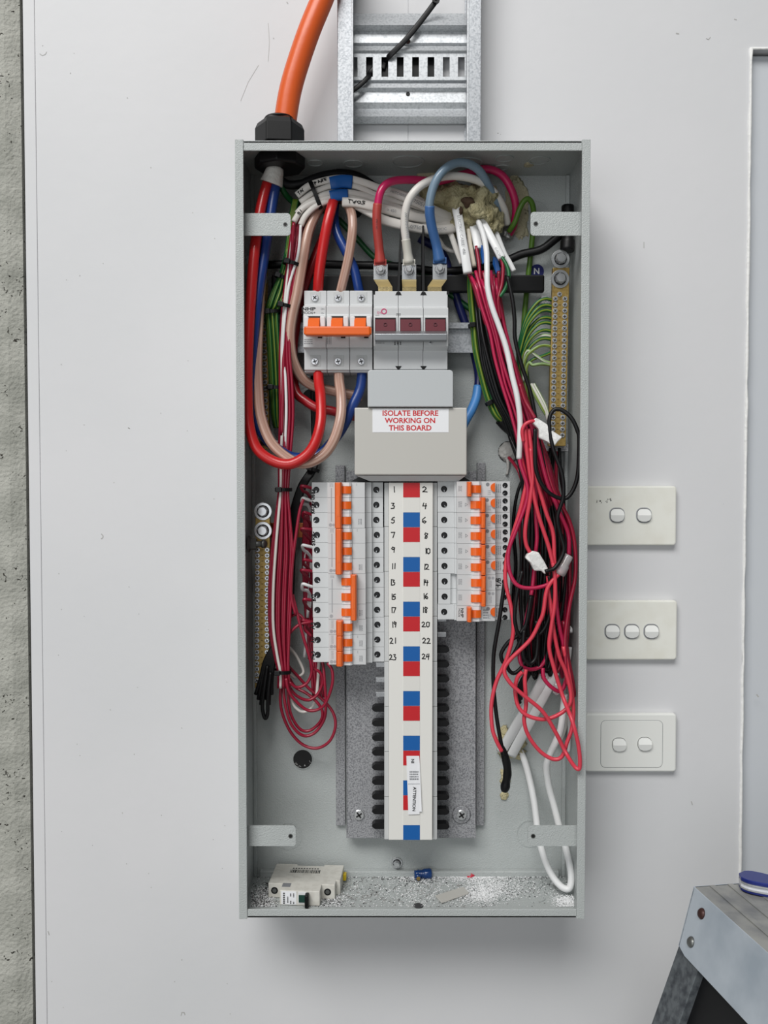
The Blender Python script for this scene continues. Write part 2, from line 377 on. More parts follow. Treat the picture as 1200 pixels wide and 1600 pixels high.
# shared small hardware meshes, built about their own origin, facing the room (-y)
def screw_mesh(r, name, head=STEEL, h=0.0014, dark=SLOT):
    mb = MB(); mb.lathe((0, 0, 0), (0, -1, 0), [(r, 0), (r, h * .75), (r * .86, h), (r * .3, h * 1.02)], 14, smooth=False)
    mb.m = 1; q = r * .13
    for s_ in (0.6, 0.6 + math.pi / 2):
        c, s2 = math.cos(s_), math.sin(s_); l = r * .62
        mb.ext([(c * l - s2 * q, -h * 1.02, s2 * l + c * q), (c * l + s2 * q, -h * 1.02, s2 * l - c * q), (-c * l + s2 * q, -h * 1.02, -s2 * l - c * q), (-c * l - s2 * q, -h * 1.02, -s2 * l + c * q)], (0, -h * .25, 0))
    return mb.mesh(name, [head, dark])
def well_mesh(r, name):
    mb = MB(); mb.annulus((0, 0, 0), (0, -1, 0), r * .86, r, .0005, 16); mb.lathe((0, 0.0, 0), (0, -1, 0), [(r * .9, 0), (r * .9, .0002)], 16)  # black disc paints the shade inside the terminal well
    mb.m = 1; mb.ext([(-r * .14, -.0004, -r * .85), (r * .14, -.0004, -r * .85), (r * .08, -.0004, -r * .25), (-r * .08, -.0004, -r * .25)], (0, -.0003, 0))  # steel sliver placed as a painted glint
    mb.m = 2; mb.lathe((0, 0, 0), (0, -1, 0), [(r * .62, .0002), (r * .58, .0004)], 12)
    return mb.mesh(name, [BLACK, STEEL, mat('shaded_screw_head', (44, 45, 47), .4, .5)])  # screw head colour darkened as if deep in shade
def bolt_mesh(rw, name, hexr=None):
    hexr = hexr or rw * .62; mb = MB()
    mb.lathe((0, 0, 0), (0, -1, 0), [(rw, 0), (rw, .0012), (rw * .95, .0016), (rw * .5, .0016)], 28, smooth=False)
    mb.lathe((0, 0, 0), (0, -1, 0), [(hexr, .0016), (hexr, .0058), (hexr * .86, .0068)], 6, smooth=False); mb.m = 2; mb.annulus((0, -.00165, 0), (0, -1, 0), hexr * .9, hexr * 1.12, .0002, 20); mb.m = 1; mb.lathe((0, 0, 0), (0, -1, 0), [(hexr * .98, .0059), (hexr * .84, .0069)], 6, smooth=False); mb.m = 0  # dark ring and shaded zinc paint shade round the hex
    mb.lathe((0, 0, 0), (0, -1, 0), [(hexr * .78, .006), (hexr * .72, .0078), (hexr * .2, .0079)], 16, smooth=False)
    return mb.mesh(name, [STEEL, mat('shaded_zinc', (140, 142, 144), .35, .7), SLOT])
# ------------------------------------------------------------------ the setting
xg = P(46, 800, 0).x                    # left edge of the painted wall (gap to the concrete)
xd = P(1163, 740, 0).x                  # left edge of the door
zd = P(1190, 76, 0).z                   # top of the door
xe = xd + 0.86
mb = MB()
xs = P(638, 60, 0).x
zs_ = 1.85                               # sheet joint, open above the enclosure only
mb.box(xg, xd, 0, .08, 0, zs_); mb.box(xg, xs - .0004, 0, .08, zs_, 2.9); mb.box(xs + .0004, xd, 0, .08, zs_, 2.9); mb.box(xs - .001, xs + .001, .0012, .07, zs_, 2.9)
mb.box(xd, xe, 0, .08, zd, 2.9); mb.box(xe, xe + 1.6, 0, .08, 0, 2.9)
wall = struct('wall_back', mb, WALL)
sm = MB()
def tick(px, py, pts, w, arr=None):
    q = [P(px + a, py + b, 0) for a, b in pts]
    for v in q: v.y = -.00025
    for a, b in zip(q[:-1], q[1:]):
        t_ = (b - a).normalized(); n_ = Vector((-t_.z, 0, t_.x)) * w * .0004; sm.add([a + n_, a - n_, b - n_, b + n_], [(0, 1, 2, 3)])
tick(158, 834, [(0, 0), (3, 3), (3, 6), (0, 8)], 1.2); tick(66, 82, [(-4, 2), (0, 5), (5, 3), (7, -1)], 1.0); tick(75, 1455, [(0, 0), (2, 6)], 1.4)
tick(283, 1582, [(0, 5), (1, 0), (5, 0), (6, 4)], 1.2); tick(1056, 52, [(0, 0), (5, 1)], 1.6); tick(1103, 60, [(0, 0), (4, 2), (7, -2)], 1.0); tick(1147, 30, [(0, 0), (4, 1)], 1.2)
tick(1080, 1252, [(0, 0), (2, 6)], 1.5); tick(419, 96, [(0, 0), (2, -30), (0, -60)], .6); tick(376, 158, [(0, 0), (12, -30), (28, -56)], .6); tick(1006, 378, [(0, 0), (0, 10)], 1.0)
tick(448, 3, [(0, 0), (2, 3)], 1.4); tick(427, 59, [(0, 0), (1, 2)], 1.4); tick(1182, 1085, [(0, 0), (3, 4)], 2)
rs_ = random.Random(11)
for _ in range(46):
    tick(rs_.uniform(70, 360), rs_.uniform(60, 1590), [(0, 0), (rs_.uniform(-1, 1), rs_.uniform(.8, 1.6))], 1.2)
part(wall, 'wall_marks', sm, mat('grey_wall_mark', (176, 175, 172), .6), fix=False)['kind'] = 'stuff'
mb = MB()                                # bare concrete at the left with a chamfered arris
y0 = -.006
mb.ext([(-2.6, y0, 0), (xg - .0215, y0, 0), (xg - .0035, -.0008, 0), (xg - .0035, .09, 0), (-2.6, .09, 0)], (0, 0, 2.9))
struct('wall_left', mb, CONC)
mb = MB(); mb.box(xg + .0002, xg + .0145, -.0011, .004, 0, 2.9)
struct('trim_1', mb, WALL, bevel=.0005)   # edge bead of the painted wall
mb = MB(); mb.box(xd + .003, xe - .003, .012, .05, .01, zd - .003)
struct('door_1', mb, DOORM, bevel=.002)
mb = MB()                                # ragged caulk bead round the door
z = 0.0
def cb(i): return .0019 + .0012 * noise.noise(Vector((i * .7, 3.1, 0)))
zz = [i * .025 for i in range(int(zd / .025) + 1)] + [zd]
mb.tube([Vector((xd + .0012 + .0012 * noise.noise(Vector((z * 31, 0, 1))), -.0004, z)) for z in zz], [max(.0009, cb(i)) for i in range(len(zz))], 8)
mb.tube([Vector((xd + .86 * i / 30, -.0002, zd + .0006 * noise.noise(Vector((i, 5, 1))))) for i in range(31)], [.0016] * 31, 6)
struct('trim_2', mb, CAULK)
mb = MB(); mb.box(-3, 3, -4.2, .1, -.05, 0)
struct('floor', mb, FLOORM)
# ------------------------------------------------------------------ the enclosure
F = 112.0; FM = F * .001
xl = P(370.5, 827, F).x; xr = P(918, 827, F).x; zt = P(642, 219.5, F).z; zb = P(642, 1434, F).z; t = .0015
enc = T('electrical_enclosure', ((xl + xr) / 2, 0, zb), 'open light grey hammered steel switchboard enclosure mounted on the white wall', 'enclosure')
part(enc, 'back_panel', MB().box(xl, xr, -.003, -.0012, zb, zt), BOX)
for a, b in ((xl, xl + t), (xr - t, xr)): part(enc, 'side_panel', MB().box(a, b, -FM, -.001, zb, zt), BOX)
topp = part(enc, 'top_panel', MB().box(xl + t, xr - t, -FM, -.001, zt - t - .001, zt - .001), BOX)
botp = part(enc, 'bottom_panel', MB().box(xl + t, xr - t, -FM, -.001, zb + .0005, zb + t + .0005), BOX)
for a, b in ((xl, xl + .0094), (xr - .0094, xr)): part(enc, 'front_lip', MB().box(a, b, -FM - .0012, -FM + .002, zb - .001, zt + .001), BOX, bevel=.0006)
part(enc, 'front_lip', MB().box(xl + .0094, xr - .0094, -FM, -FM + .002, zt - .0112, zt), BOX, bevel=.0006)
part(enc, 'front_lip', MB().box(xl + .0094, xr - .0094, -FM, -FM + .002, zb, zb + .0098), BOX, bevel=.0006)
part(enc, 'back_ledge', MB().box(xl + .01, xr - .01, -.0115, -.003, zb + .002, zb + .010), BOX, bevel=.001)
for a, b in ((xl + t, xl + .006), (xr - .006, xr - t)): part(enc, 'corner_fold', MB().box(a, b, -.0085, -.003, zb + .002, zt - .003), BOX, bevel=.001)
zf = zb + t + .0005; zc = zt - t - .001
for (px, py, r) in ((556, 1390, 15), (640, 1393, 24), (772, 1400, 10), (838, 1404, 10.5), (835, 1383, 10)):
    c = PZ(px, py, zf); mbk = MB(); mbk.annulus(c, (0, 0, 1), r * .86 * .001, r * .001, .0013, 28); mbk.lathe(c, (0, 0, 1), [(r * .00085, 0), (r * .00083, .0004)], 28)
    part(botp, 'knockout', mbk, BOX)
for (px, py, r) in ((492, 254, 10), (552, 255, 12), (637, 252, 20), (730, 254, 18), (788, 247, 11), (784, 261, 9), (843, 250, 13)):
    c = PZ(px, py, zc); mbk = MB(); mbk.annulus(c, (0, 0, -1), r * .88 * .001, r * .001, .0013, 28); mbk.lathe(c, (0, 0, -1), [(r * .00086, 0), (r * .00083, .0004)], 28)
    part(topp, 'knockout', mbk, BOX)
for (px, py, r, d) in ((838, 333, 16, 3), (446, 322, 12, 3), (450, 1306, 18, 3), (828, 1302, 18, 3), (480, 622, 15, 3)):
    c = P(px, py, d); part(enc, 'knockout', MB().annulus(c, (0, -1, 0), r * .0009, r * .001, .0006, 28), BOX)
# escutcheon tabs with a screw hole
def tab(px0, py0, px1, py1, side):
    d = 97; x0, x1, z0, z1 = rect(px0, py0, px1, py1, d); r = .004
    if side < 0: x0 = xl + t
    else: x1 = xr - t
    xf = x1 if side < 0 else x0
    pts = []
    for (cx, cz, a0) in ((xf + side * r, z1 - r, 0), (xf + side * r, z0 + r, 1)):
        for i in range(5):
            a = math.pi / 2 * i / 4
            ux, uz = (math.sin(a), math.cos(a)) if a0 == 0 else (math.cos(a), -math.sin(a))
            pts.append((cx - side * ux * r, -d * .001, cz + uz * r))
    xw = xl + t if side < 0 else xr - t
    pts = pts + [(xw, -d * .001, z0), (xw, -d * .001, z1)]
    m_ = MB(); m_.ext(pts, (0, .002, 0)); o = part(enc, 'mounting_tab', m_, BOX)
    hx = xf + side * .006
    hz = (z0 + z1) / 2 - .0002
    c = Vector((hx, -d * .001, hz))
    mm = MB(); mm.annulus(c, (0, -1, 0), .0019, .0027, .0004, 16); mm.m = 1; mm.lathe(c, (0, -1, 0), [(.0019, 0), (.0019, .00015)], 16)
    part(o, 'screw_hole', mm, [DSTEEL, SLOT])
tab(379, 333, 454, 368, -1); tab(829, 331, 906, 368, 1); tab(393, 1290, 462, 1322, -1); tab(825, 1290, 900, 1322, 1)
# black disc paints the dark of a cable hole, with paint flakes left in it
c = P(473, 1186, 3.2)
hp = part(enc, 'hole_shade_disc', MB().lathe(c, (0, -1, 0), [(.0122, 0), (.0122, .0003)], 28), SLOT)
part(enc, 'hole_rim', MB().annulus(c, (0, -1, 0), .0121, .0131, .0009, 28), BOX)
fl = MB()
for i in range(14):
    a = rng.uniform(3.5, 6.0); rr = rng.uniform(.0085, .0118); p = c + Vector((math.cos(a) * rr, -.0004, math.sin(a) * rr))
    fl.add([p + Vector((rng.uniform(-.0022, .0022), -rng.uniform(0, .0006), rng.uniform(-.0016, .0016))) for _ in range(3)], [(0, 1, 2)])
part(enc, 'hole_shade_disc', MB().lathe(P(487, 622, 3.2), (0, -1, 0), [(.0118, 0), (.0118, .0003)], 28), SLOT)  # second black disc, painted dark of the upper hole
part(hp, 'paint_flakes', fl, LGREY)['kind'] = 'stuff'
# screw with washer low on the back panel
o = T('hex_bolt', P(620, 1348, 3), 'small zinc bolt with washer on the back panel below the busbar', 'bolt')
inst(o, 'bolt_head', bolt_mesh(.0074, 'bolt_small', .0046), P(620, 1348, 3))
# ------------------------------------------------------------------ cable tray above
d1 = 46
tray = T('cable_tray', P(640, 215, 0), 'galvanised steel cable tray running up the wall above the enclosure', 'cable tray')
zc0, zc1 = zt + .002, 2.55
def trayrail(pa, pb, side):
    x0, x1, _, _ = rect(pa, 0, pb, 200, d1)
    y = -d1 * .001; th = .0018
    pr = [(x0, y), (x1, y), (x1, y + th), (x0 + th, y + th), (x0 + th, -.004), (x1, -.004), (x1, -.0015), (x0, -.0015)] if side < 0 else \
         [(x1, y), (x0, y), (x0, y + th), (x1 - th, y + th), (x1 - th, -.004), (x0, -.004), (x0, -.0015), (x1, -.0015)]
    m_ = MB(); m_.ext([(a, b, zc0) for a, b in pr], (0, 0, zc1 - zc0)); part(tray, 'side_rail', m_, GALV, bevel=.0008)
    m_ = MB(); e0, e1 = (x1 - .0016, x1 + .0008) if side < 0 else (x0 - .0008, x0 + .0016)
    m_.box(e0, e1, y - .0003, y + .010, zc0, zc1); part(tray, 'rail_hem', m_, RUNG, bevel=.0006)
trayrail(527, 551, -1); trayrail(731, 752, 1)
def rungset(zs):
    """one corrugated rung; profile in (pixel row, mm off wall) shifted up by zs metres"""
    prof = [(193, 6), (192, 6.5), (182, 17), (170, 6), (160, 10), (144, 9), (137, 14), (128, 10), (125, 14)]
    prof2 = [(84, 14), (83, 14), (79, 17), (71, 12), (67, 15), (50, 14), (39, 24), (25, 11), (21, 9)]
    x0 = P(552, 100, 14).x; x1 = P(729, 100, 14).x
    def sheet(pf):
        m_ = MB(); q = [(P(640, py, d).z + zs, -d * .001) for py, d in pf]
        q2 = [(z_, y_ + .0012) for z_, y_ in q][::-1]
        m_.ext([(x0, y_, z_) for z_, y_ in q + q2], (x1 - x0, 0, 0)); return m_
    part(tray, 'rung', sheet(prof), RUNG); part(tray, 'rung', sheet(prof2), RUNG)
    m_ = MB(); zz0 = P(640, 125, 14).z + zs; zz1 = P(640, 84, 14).z + zs; s0 = P(640, 120, 14).z + zs; s1 = P(640, 89, 14).z + zs; y = -.014
    m_.box(x0, x1, y, y + .0012, zz0, s0); m_.box(x0, x1, y, y + .0012, s1, zz1)
    edges = [552, 553, 558.6, 572, 582.6, 596, 606.6, 620, 630.6, 644, 654.6, 668, 678.6, 692, 702.6, 715.6, 726, 729]
    for i in range(0, len(edges) - 1, 2):
        if i + 1 < len(edges):
            a = edges[i] if i else 552; b = edges[i + 1]
            if i == 0: continue
            m_.box(P(edges[i], 100, 14).x, P(edges[i + 1], 100, 14).x, y, y + .0012, s0, s1)
    part(tray, 'slotted_rung', m_, RUNG)
    part(tray, 'slot_shade_strip', MB().box(P(566, 100, 3).x, P(684, 100, 3).x, -.005, -.002, s0 - .004, s1 + .004), BLACK)  # black strip added behind the slots to paint their shade
    if zs == 0:
        m_ = MB(); m_.lathe(P(637, 64.5, 14.6), (0, -1, 0), [(.0034, 0), (.003, .0018), (.001, .0022)], 14); part(tray, 'screw', m_, RUST)
        m_ = MB(); m_.lathe(P(637.5, 147, 9.5), (0, -1, 0), [(.0026, 0), (.0026, .0002)], 14); part(tray, 'rung_hole', m_, SLOT)
rungset(0); rungset(.30)
mb = MB(); pts = path([(684, -2, 26), (660, 30, 24), (634, 62, 22), (610, 86, 18), (601, 96, 8), (598, 108, 7)], 6)
mb.tube(pts, 1.0, 8, flat=(.0034, .0008))
pts = path([(586, 104, 7), (578, 114, 9), (576, 119, 16), (566, 130, 19), (555, 139, 20), (549, 143, 21)], 6)
mb.tube(pts, 1.0, 8, flat=(.003, .0008))
mb.tube(path([(598, 108, 7), (592, 105, 5.5), (586, 104, 7)], 4), 1.0, 8, flat=(.003, .0008))
tie0 = S('cable_tie', mb, BLACK, 'long black cable tie threaded through the slots of the tray rung', 'cable tie', fix=False)
part(tie0, 'tie_head', MB().annulus(P(681, 1, 26), (0, -1, 0), .0022, .0046, .004, 14), BLACK)
# ------------------------------------------------------------------ orange mains cable and its gland
wire('orange_cable', [(545, -120, 60), (524, -60, 62), (506, -8, 64), (484, 46, 66), (466, 98, 66), (454, 140, 66), (447, 180, 66), (444, 210, 66)], .0133, ORJ,
     'thick orange cable coming down into the black gland on top', 'cable', n=20)
gx = P(437, 200, 66).x; gl = T('cable_gland', (gx, -.066, zt), 'large black plastic cable gland at the top left of the enclosure', 'cable gland')
c = Vector((gx, -.066, zt))
m_ = MB(); m_.lathe(c, (0, 0, 1), [(.0292, .009), (.0292, .030), (.0265, .036), (.020, .040), (.0165, .0405)], 6, smooth=False, ph=.35); part(gl, 'dome_nut', m_, BLACK, bevel=.0012)
m_ = MB(); m_.lathe(c, (0, 0, 1), [(.026, -.0005), (.026, .006), (.024, .0065), (.0245, .009)], 24); part(gl, 'gland_body', m_, BLACKR)
m_ = MB(); m_.lathe(c, (0, 0, 1), [(.0285, -.016), (.030, -.014), (.030, -.0028)], 8, smooth=False); part(gl, 'lock_nut', m_, BLACKR, bevel=.001)
m_ = MB(); m_.lathe(c, (0, 0, 1), [(.019, .040), (.0175, .0425), (.0145, .043)], 24); part(gl, 'seal_ring', m_, BLACKR)
tw = MB(); tw.tube(path([(431, 262, 66), (428, 272, 66), (426, 280, 65), (424, 287, 64)], 5), [.0095, .0098, .0104, .0108, .011, .0112, .0116, .0118, .012, .0122, .0125, .0128, .013, .0132, .0134, .0136], 16)
S('tape_wrap', tw, mat('greyed_white_tape', (206, 204, 198), .5, bump=(220, .6, .002)), 'white tape wrapped round the mains cores below the gland', 'tape', fix=False)
# ------------------------------------------------------------------ DIN rail, black bars, copper link
mb = MB(); x0 = P(466, 527, 22).x; x1 = P(769, 527, 22).x
zA, zB, zC, zD = [P(735, py, 27).z for py in (504, 513, 541, 551)]
mb.ext([(x0, -.027, zA), (x0, -.027, zB), (x0, -.020, zB), (x0, -.020, zC), (x0, -.027, zC), (x0, -.027, zD), (x0, -.0255, zD), (x0, -.0255, zC - .0015), (x0, -.0185, zC - .0015), (x0, -.0185, zB + .0015), (x0, -.0255, zB + .0015), (x0, -.0255, zA)], (x1 - x0, 0, 0))
dr = S('din_rail', mb, GALV, 'galvanised mounting rail behind the two upper breakers', 'mounting rail')
part(dr, 'stand_off', MB().box(P(745, 527, 18).x, P(757, 527, 18).x, -.0185, -.003, zC, zB), GALV)
part(dr, 'stand_off', MB().box(P(480, 527, 18).x, P(492, 527, 18).x, -.0185, -.003, zC, zB), GALV)
mb = MB(); pbox(mb, 424, 429, 851, 456, 20, 30); S('insulated_busbar', mb, BLACK, 'black insulated neutral link bar crossing behind the upper breakers', 'busbar', bevel=.002)
wire('black_cable', [(418, 414, 20), (470, 412, 18), (540, 414, 16), (620, 416, 16), (690, 424, 16), (760, 417, 14), (792, 407, 16), (816, 397, 20), (845, 390, 26), (866, 375, 30), (880, 362, 34), (886, 345, 36), (887, 330, 36)], .0050, BLACKR,
     'thick black cable running across the top behind the breakers to the right', 'cable', n=12)
bt = MB(); bt.tube(path([(887, 322, 38), (887, 345, 40), (887, 370, 44), (886, 392, 46)]), [.0075] * 4 + [.0072] * 6 + [.007] * 6 + [.0085] * 6, 12)
S('cable_boot', bt, BLACKR, 'black cable lug boot above the right brass terminal bar', 'cable boot', fix=False)
mb = MB(); pbox(mb, 420, 817, 488, 840, 20, 24); S('copper_link', mb, COPPER, 'flat copper link strip behind the left wire bundle', 'copper strip', bevel=.0006)
nd = S('round_sticker', MB().lathe(P(839, 424, 3.1), (0, -1, 0), [(.0087, 0), (.0087, .0004)], 28), NDISC, 'round dark blue sticker with a white letter N on the back panel', 'sticker')
text(nd, 'N', 838.5, 424, 3.6, 9, PAPER, bold=.03)
# ------------------------------------------------------------------ terminal bars
SM_BAR = screw_mesh(.0030, 'terminal_screw', mat('silver_screw', (205, 208, 212), .27, .6), .0016)
BOLT = bolt_mesh(.0110, 'terminal_bolt')
def termbar(name, label, quad, d, bolts, lcol, rcol, group=None, extra=None):
    """quad: pixel corners tl,tr,br,bl of the brass face, d mm off the wall"""
    q = [P(px, py, d) for px, py in quad]; base = q[3]
    o = T(name, base, label, 'terminal bar')
    m_ = MB(); m_.ext(q, (0, .009, 0)); b_ = part(o, 'brass_bar', m_, BRASS, bevel=.0006)
    for (px, py) in bolts: inst(o, 'bolt', BOLT, P(px, py, d), rot=(0, rng.uniform(0, 1), 0))
    for (x0_, y0_, x1_, y1_, n_) in (lcol, rcol):
        for i in range(n_):
            f = i / (n_ - 1); inst(o, 'screw', SM_BAR, P(x0_ + (x1_ - x0_) * f, y0_ + (y1_ - y0_) * f, d), rot=(0, rng.uniform(0, 3), 0))
    h = MB()
    for i in range(lcol[4]):
        f = i / (lcol[4] - 1); cx_ = (lcol[0] + rcol[0]) / 2 + ((lcol[2] - lcol[0])) * f; cy_ = lcol[1] + (lcol[3] - lcol[1]) * f
        pbox(h, cx_ - 1.6, cy_ - .6, cx_ + 1.6, cy_ + .6, d, d + .25)
    part(o, 'stamped_numbers', h, mat('dark_brass', (110, 88, 44), .5, .4))
    return o
tb = termbar('earth_bar', 'long brass terminal bar with two rows of screws on the right side', [(864, 418), (890, 418), (884, 697), (857, 697)], 46,
        [(875.5, 405), (875, 436)], (867.5, 467, 863.5, 680, 24), (882.5, 467, 878.5, 680, 24))
part(tb, 'bar_foot', pbox(MB(), 846, 694, 888, 705, 4, 30), PAN); part(tb, 'bar_foot', pbox(MB(), 846, 462, 860, 474, 4, 30), PAN)
inst(tb, 'screw', SM_BAR, P(874, 460, 46))
tb = termbar('neutral_bar', 'brass terminal bar behind the red and blue mains cables upper left', [(394, 398), (417, 398), (421, 702), (394, 702)], 34,
        [(399, 408), (404, 436)], (395.5, 472, 401, 684, 23), (411.5, 472, 416, 684, 23))
part(tb, 'bar_foot', pbox(MB(), 392, 688, 440, 702, 4, 25), PAN)
inst(tb, 'screw', screw_mesh(.0042, 'foot_screw'), P(432, 694, 25)); inst(tb, 'screw', screw_mesh(.0036, 'rust_screw', RUST), P(411, 692, 34))
tb = termbar('neutral_bar', 'brass terminal bar with two big washered bolts at lower left', [(399, 796), (422, 796), (420, 1075), (398, 1075)], 46,
        [(411, 799), (411, 829)], (402.5, 859, 401.5, 1063, 24), (417.5, 859, 417, 1063, 24))
st = MB(); a = P(388, 850, 56); b = P(413, 850, 56)
st.cyl(a, a + Vector((.0016, 0, 0)), .0102, n=20); st.cyl(a + Vector((.0016, 0, 0)), a + Vector((.0028, 0, 0)), .008, n=20)
st.cyl(a + Vector((.003, 0, 0)), a + Vector((.0098, 0, 0)), .0074, n=6, smooth=False); st.cyl(a, b, .0036, n=14); st.lathe(b, (1, -.6, 0), [(.0052, -.002), (.0045, .001), (.002, .002)], 14)
S('earth_stud', st, DSTEEL, 'hex nut and stud sticking out of the left side wall', 'bolt')
# ------------------------------------------------------------------ upper breaker with orange linked lever (left)
SCW = screw_mesh(.0043, 'terminal_screw_large', mat('bright_screw', (220, 222, 226), .25, .6), .0018)
RING = MB().annulus((0, 0, 0), (0, -1, 0), .0044, .0052, .0005, 18).mesh('screw_ring', [WPL2])
def stepped(px0, px1, rows, mid, back=24):
    """breaker pole: rows = (y0,y1,d) from top to bottom, as one stepped profile swept across its width"""
    pr = []
    for (a, b, d) in rows: pr += [(P(mid, a, d).z, -d * .001), (P(mid, b, d).z, -d * .001)]
    pr += [(pr[-1][0], -back * .001), (pr[0][0], -back * .001)]
    dm = max(r_[2] for r_ in rows); x0_ = P(px0, 515, dm).x + .00012; x1_ = P(px1, 515, dm).x - .00012
    m_ = MB(); m_.ext([(x0_, y_, z_) for z_, y_ in pr], (x1_ - x0_, 0, 0)); return m_
br = T('circuit_breaker', P(528, 581, 24), 'three-pole breaker with an orange linked lever, left of the main switch', 'circuit breaker')
for i in range(3):
    a = 473.5 + 36.2 * i
    p_ = part(br, 'pole_body', stepped(a, a + 36.0, [(454, 477, 62), (478, 492, 74), (492.5, 543, 76), (545, 578, 62), (579.5, 582, 58)], 528), WPL, bevel=.0007)
    for py in (465.5, 565): 
        inst(br, 'screw', SCW, P(a + 18.4, py, 62.3), rot=(0, rng.uniform(0, 2), 0)); 
        m_ = MB(); pbox(m_, a + 11, py - 10, a + 28, py + 8, 61, 62.25); part(p_, 'terminal_surround', m_, WPL2, bevel=.002)
        inst(p_, 'screw_ring', RING, P(a + 18.4, py, 62.3))
    m_ = MB(); pbox(m_, a + 6.5, 494, a + 26.5, 513, 70, 77); part(br, 'lever_slot', m_, SLOT)
    m_ = MB(); x0_, x1_, z0_, z1_ = rect(a + 7.5, 497, a + 26, 514, 84)
    m_.ext([(x0_, -.076, z1_ + .002), (x0_, -.082, z1_), (x0_, -.090, z0_), (x0_, -.076, z0_)], (x1_ - x0_, 0, 0)); part(br, 'lever', m_, ORANGE, bevel=.0008)
    for q in (a + 1, a + 26.5):
        m_ = MB(); pbox(m_, q, 494, q + 8, 511, 76, 83); part(br, 'lever_guard', m_, BARREL, bevel=.0012)
    m_ = MB(); pbox(m_, a + 23, 526, a + 30, 528.5, 75.9, 76.3); part(p_, 'window_mark', m_, SLOT)
m_ = MB(); pbox(m_, 476, 509.5, 578.5, 523.5, 84, 97); lv = part(br, 'linked_lever', m_, ORANGE, bevel=.0016)
for q in ((474.5, 478), (577, 580.5)): part(lv, 'lever_end', pbox(MB(), q[0], 511.5, q[1], 521.5, 86, 95), ORANGE, bevel=.0006)
text(br, 'NHP', 482, 483, 74, 5.2, bold=.03, wid=1.5); text(br, 'MOD6+', 482, 489, 74, 4.4, bold=.0, wid=1.05)
text(br, 'ON', 504, 483, 74, 2.6, GINK); text(br, 'On', 504, 489.5, 74, 2.2, GINK)
marks(br, 475, 530, 76, 14, 9, 3); marks(br, 511, 526, 76, 8, 12, 3, vertical=True)
# ------------------------------------------------------------------ main switch with maroon toggles
ms = T('main_switch', P(642, 579, 24), 'three-pole main switch with maroon toggles and a grey locking bar', 'main switch')
for i in range(3):
    a = 583.5 + 39.1 * i
    p_ = part(ms, 'pole_body', stepped(a, a + 39.0, [(455, 480, 66), (481, 494, 77), (494.5, 541, 78), (548, 577, 66), (578, 580, 60)], 642), WPL, bevel=.0006)
    m_ = MB(); pbox(m_, a + 2.5, 496.5, a + 35, 519, 76, 78.4); part(ms, 'toggle_frame', m_, SLOT)
    m_ = MB(); x0_, x1_, z0_, z1_ = rect(a + 3, 498, a + 34.5, 518, 81)
    m_.ext([(x0_, -.0785, z1_), (x0_, -.0805, z1_ - .001), (x0_, -.083, z0_), (x0_, -.0785, z0_)], (x1_ - x0_, 0, 0)); tg = part(ms, 'toggle', m_, MAROON, bevel=.0006)
    c = P(a + 18.5, 507, 81.9); m_ = MB(); m_.annulus(c, (0, -1, .12), .0016, .0022, .0006, 16); part(tg, 'off_mark', m_, mat('dark_maroon_mark', (80, 20, 36), .5))
    if i < 2:
        e = a + 39.1
        for (ya, yb, s_) in ((456, 461, 1), (572, 577, -1)):
            w = P(e + 5, ya, 66.4).x - P(e, ya, 66.4).x; cx_ = P(e, ya, 66.4).x; z0_, z1_ = P(e, yb, 66.4).z, P(e, ya, 66.4).z
            m_ = MB()
            if s_ > 0: m_.ext([(cx_ - w * .5, -.0665, z1_), (cx_ + w * .5, -.0665, z1_), (cx_ + w, -.0665, z0_), (cx_ - w, -.0665, z0_)], (0, .003, 0))
            else: m_.ext([(cx_ - w, -.0665, z1_), (cx_ + w, -.0665, z1_), (cx_ + w * .3, -.0665, z0_), (cx_ - w * .3, -.0665, z0_)], (0, .003, 0))
            part(ms, 'barrier_foot', m_, BLACK)
        part(ms, 'phase_barrier', MB().ext([P(e - 1 + (4 if i == 0 else -1), 352, 62), P(e + 3 + (4 if i == 0 else -1) - 1, 352, 62), P(e + 2.5, 458, 66), P(e - 2.5, 458, 66)], (0, .03, 0)), BLACK, bevel=.0005)
for q in (582.5, 698): part(ms, 'barrier_foot', pbox(MB(), q, 455, q + 3.5, 460, 64, 66.4), BLACK)
m_ = MB(); x0_, x1_, z0_, z1_ = rect(585.5, 516, 698.5, 532, 90)
m_.ext([(x0_, -.079, z1_), (x0_, -.084, z1_), (x0_, -.092, z1_ - .0045), (x0_, -.092, z0_), (x0_, -.079, z0_)], (x1_ - x0_, 0, 0)); part(ms, 'locking_bar', m_, mat('grey_metallic_bar', (150, 153, 156), .3, .7), bevel=.0006)
inst(ms, 'screw', screw_mesh(.0024, 'bar_screw'), P(672.5, 535, 78.2))
text(ms, 'ipd', 593, 488, 77, 5, SINK, bold=-.005); m_ = MB(); m_.annulus(P(600, 486.5, 77.1), (0, -1, 0), .0022, .0034, .0003, 20); part(ms, 'logo_ring', m_, SINK)
marks(ms, 587, 492.5, 77, 6, 1.6, 1, INK); marks(ms, 619, 490, 77, 7, 6, 2, INK); marks(ms, 587, 533, 78, 14, 5, 2); marks(ms, 616, 534, 78, 13, 5, 3, INK, vertical=True)
